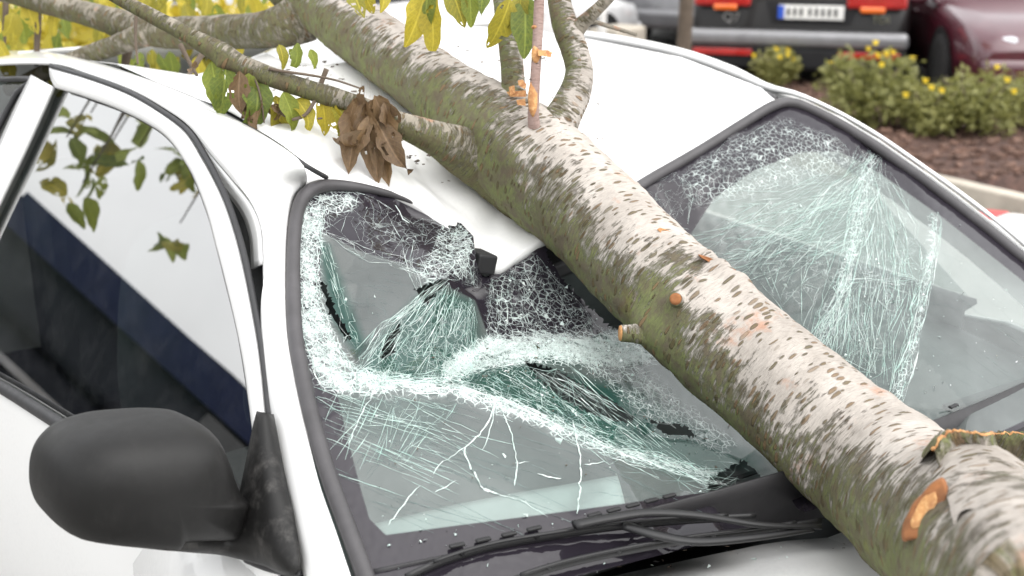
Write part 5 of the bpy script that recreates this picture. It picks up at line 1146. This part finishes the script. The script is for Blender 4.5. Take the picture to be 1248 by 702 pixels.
for i, (px, d, lab) in enumerate([(40, 9.5, 'dark hedge at far left beyond the yellow bushes'), (190, 10.0, 'dark hedge beyond the crossing branches'), (330, 10.5, 'dark hedge beyond the upper end of the trunk')]):
    b = atd(px, 40, d); shrub('dark_hedge', lab, (b.x, b.y, 0), (.95, .95, .55), 1800, .08, 'hedge', 240+i*9, 'hedges at the edge of the car park')
# slim tree stem and white post behind the roof
def stem_tree(name, label, px, d, r, h):
    b = atd(px, 40, d); t = empty(name, (b.x, b.y, 0), label, 'tree', None); V, F = [], []
    tube_geo(catmull([(0, 0, 0), (.02, 0, h*.3), (-.03, .02, h*.6), (.01, 0, h)], 20), [r*(1-.5*k/19) for k in range(20)], 12, None, True, V, F)
    for k in range(5): a = k*1.9; e = Vector((math.cos(a)*.9, math.sin(a)*.9, h*.25)); s = Vector((0, 0, h*(.55+.08*k))); tube_geo([s, s+e*.5, s+e], [r*.4, r*.25, r*.1], 8, None, True, V, F)
    link('trunk', V, F, M['bark_far'], t); V, F = [], []
    for k in range(6): foliage(V, F, (math.cos(k)*.8, math.sin(k)*.8, h*(.85+.05*k)), (.9, .9, .7), 420, .07, int(px)+k)
    link('crown', V, F, M['leaf_yellow'], t, False)
stem_tree('young_tree', 'slim brown tree stem behind the far roof edge beside the black car', 832, 8.0, .055, 4.2)
pp = atd(734, 30, 9.5); po = tag(tube('white_post', [Vector((pp.x, pp.y, 0)), Vector((pp.x, pp.y, .8)), Vector((pp.x, pp.y, 1.0)), Vector((pp.x, pp.y, 1.03))], [.035, .035, .035, .02], M['white_plastic'], None, 14), 'thin white post behind the right fork branch', 'post')
pb = atd(752, 33, 10); tag(box('concrete_block', (pb.x, pb.y, .3), (.5, .3, .6), M['kerb'], None, Matrix.Rotation(.4, 3, 'Z'), .03), 'beige concrete block beside the thin white post', 'block')
# red and white barrier foot lying on the asphalt
bp_ = atz(1235, 290, .0); bar = empty('barrier_foot', bp_, 'low white barrier foot with red end on the asphalt before the kerb', 'barrier')
bar.rotation_euler = (0, 0, R(-78))
puff('base', [Vector((x, y, 0)) for x, y in [(-.13, -.16), (-.14, 0), (-.13, .16), (.1, .18), (.5, .18), (.74, .16), (.76, 0), (.74, -.16), (.5, -.18), (.1, -.18)]], Vector((0, 0, 1)), [(1, 0), (1, .05), (.97, .075), (.9, .085), (.1, .09)], M['white_plastic'], bar)
puff('red_end', [Vector((x, y, .0)) for x, y in [(-.21, -.13), (-.22, 0), (-.21, .13), (-.16, .16), (-.10, .165), (-.10, 0), (-.10, -.165), (-.16, -.16)]], Vector((0, 0, 1)), [(1, 0), (1, .05), (.97, .078), (.9, .088), (.1, .094)], M['red'], bar)

# ---- litter knocked off the tree, on roof, glass and bonnet
def litter():
    V, F = [], []; bv = []
    def bit(p, s, n): 
        rot = Matrix.Rotation(random.uniform(0, 6.3), 3, 'Z') @ Matrix.Rotation(random.uniform(-.7, .7), 3, 'X'); box_geo(V, F, p, (s*random.uniform(1, 3.5), s, s*.4), rot)
    for k in range(170):
        y = random.uniform(.62, 1.1); tx, tz, tr = trunk_at(y); x = tx+random.choice((-1, 1))*(tr*.8+abs(random.gauss(0, .10))); bit(Vector((x, y, roof_h(x, y)+.002)), random.gauss(.0022, .0008), 0)
    P = rng.uniform((480, 420), (930, 600), (400, 2)); P = np.vstack([P, rng.uniform((840, 250), (1120, 500), (120, 2))]); P = P[inside(P, outline)]
    ok = np.ones(len(P), bool)
    for h in holes: ok &= ~inside(P, h)
    P = P[ok][:60]
    for p in glass_pts(P, soft_depth(P)-.002): bit(Vector(p), abs(random.gauss(.0006, .0004))+.0005, 0)
    for k in range(50): p = atz(random.uniform(740, 1040), random.uniform(655, 700), .872); bit(p, abs(random.gauss(.0009, .0005))+.0005, 0)
    tag(link('bark_litter', V, F, M['bark_far'], None, False), 'small dark bits of bark and twig strewn along the trunk on the car', 'litter', kind='stuff')
litter()
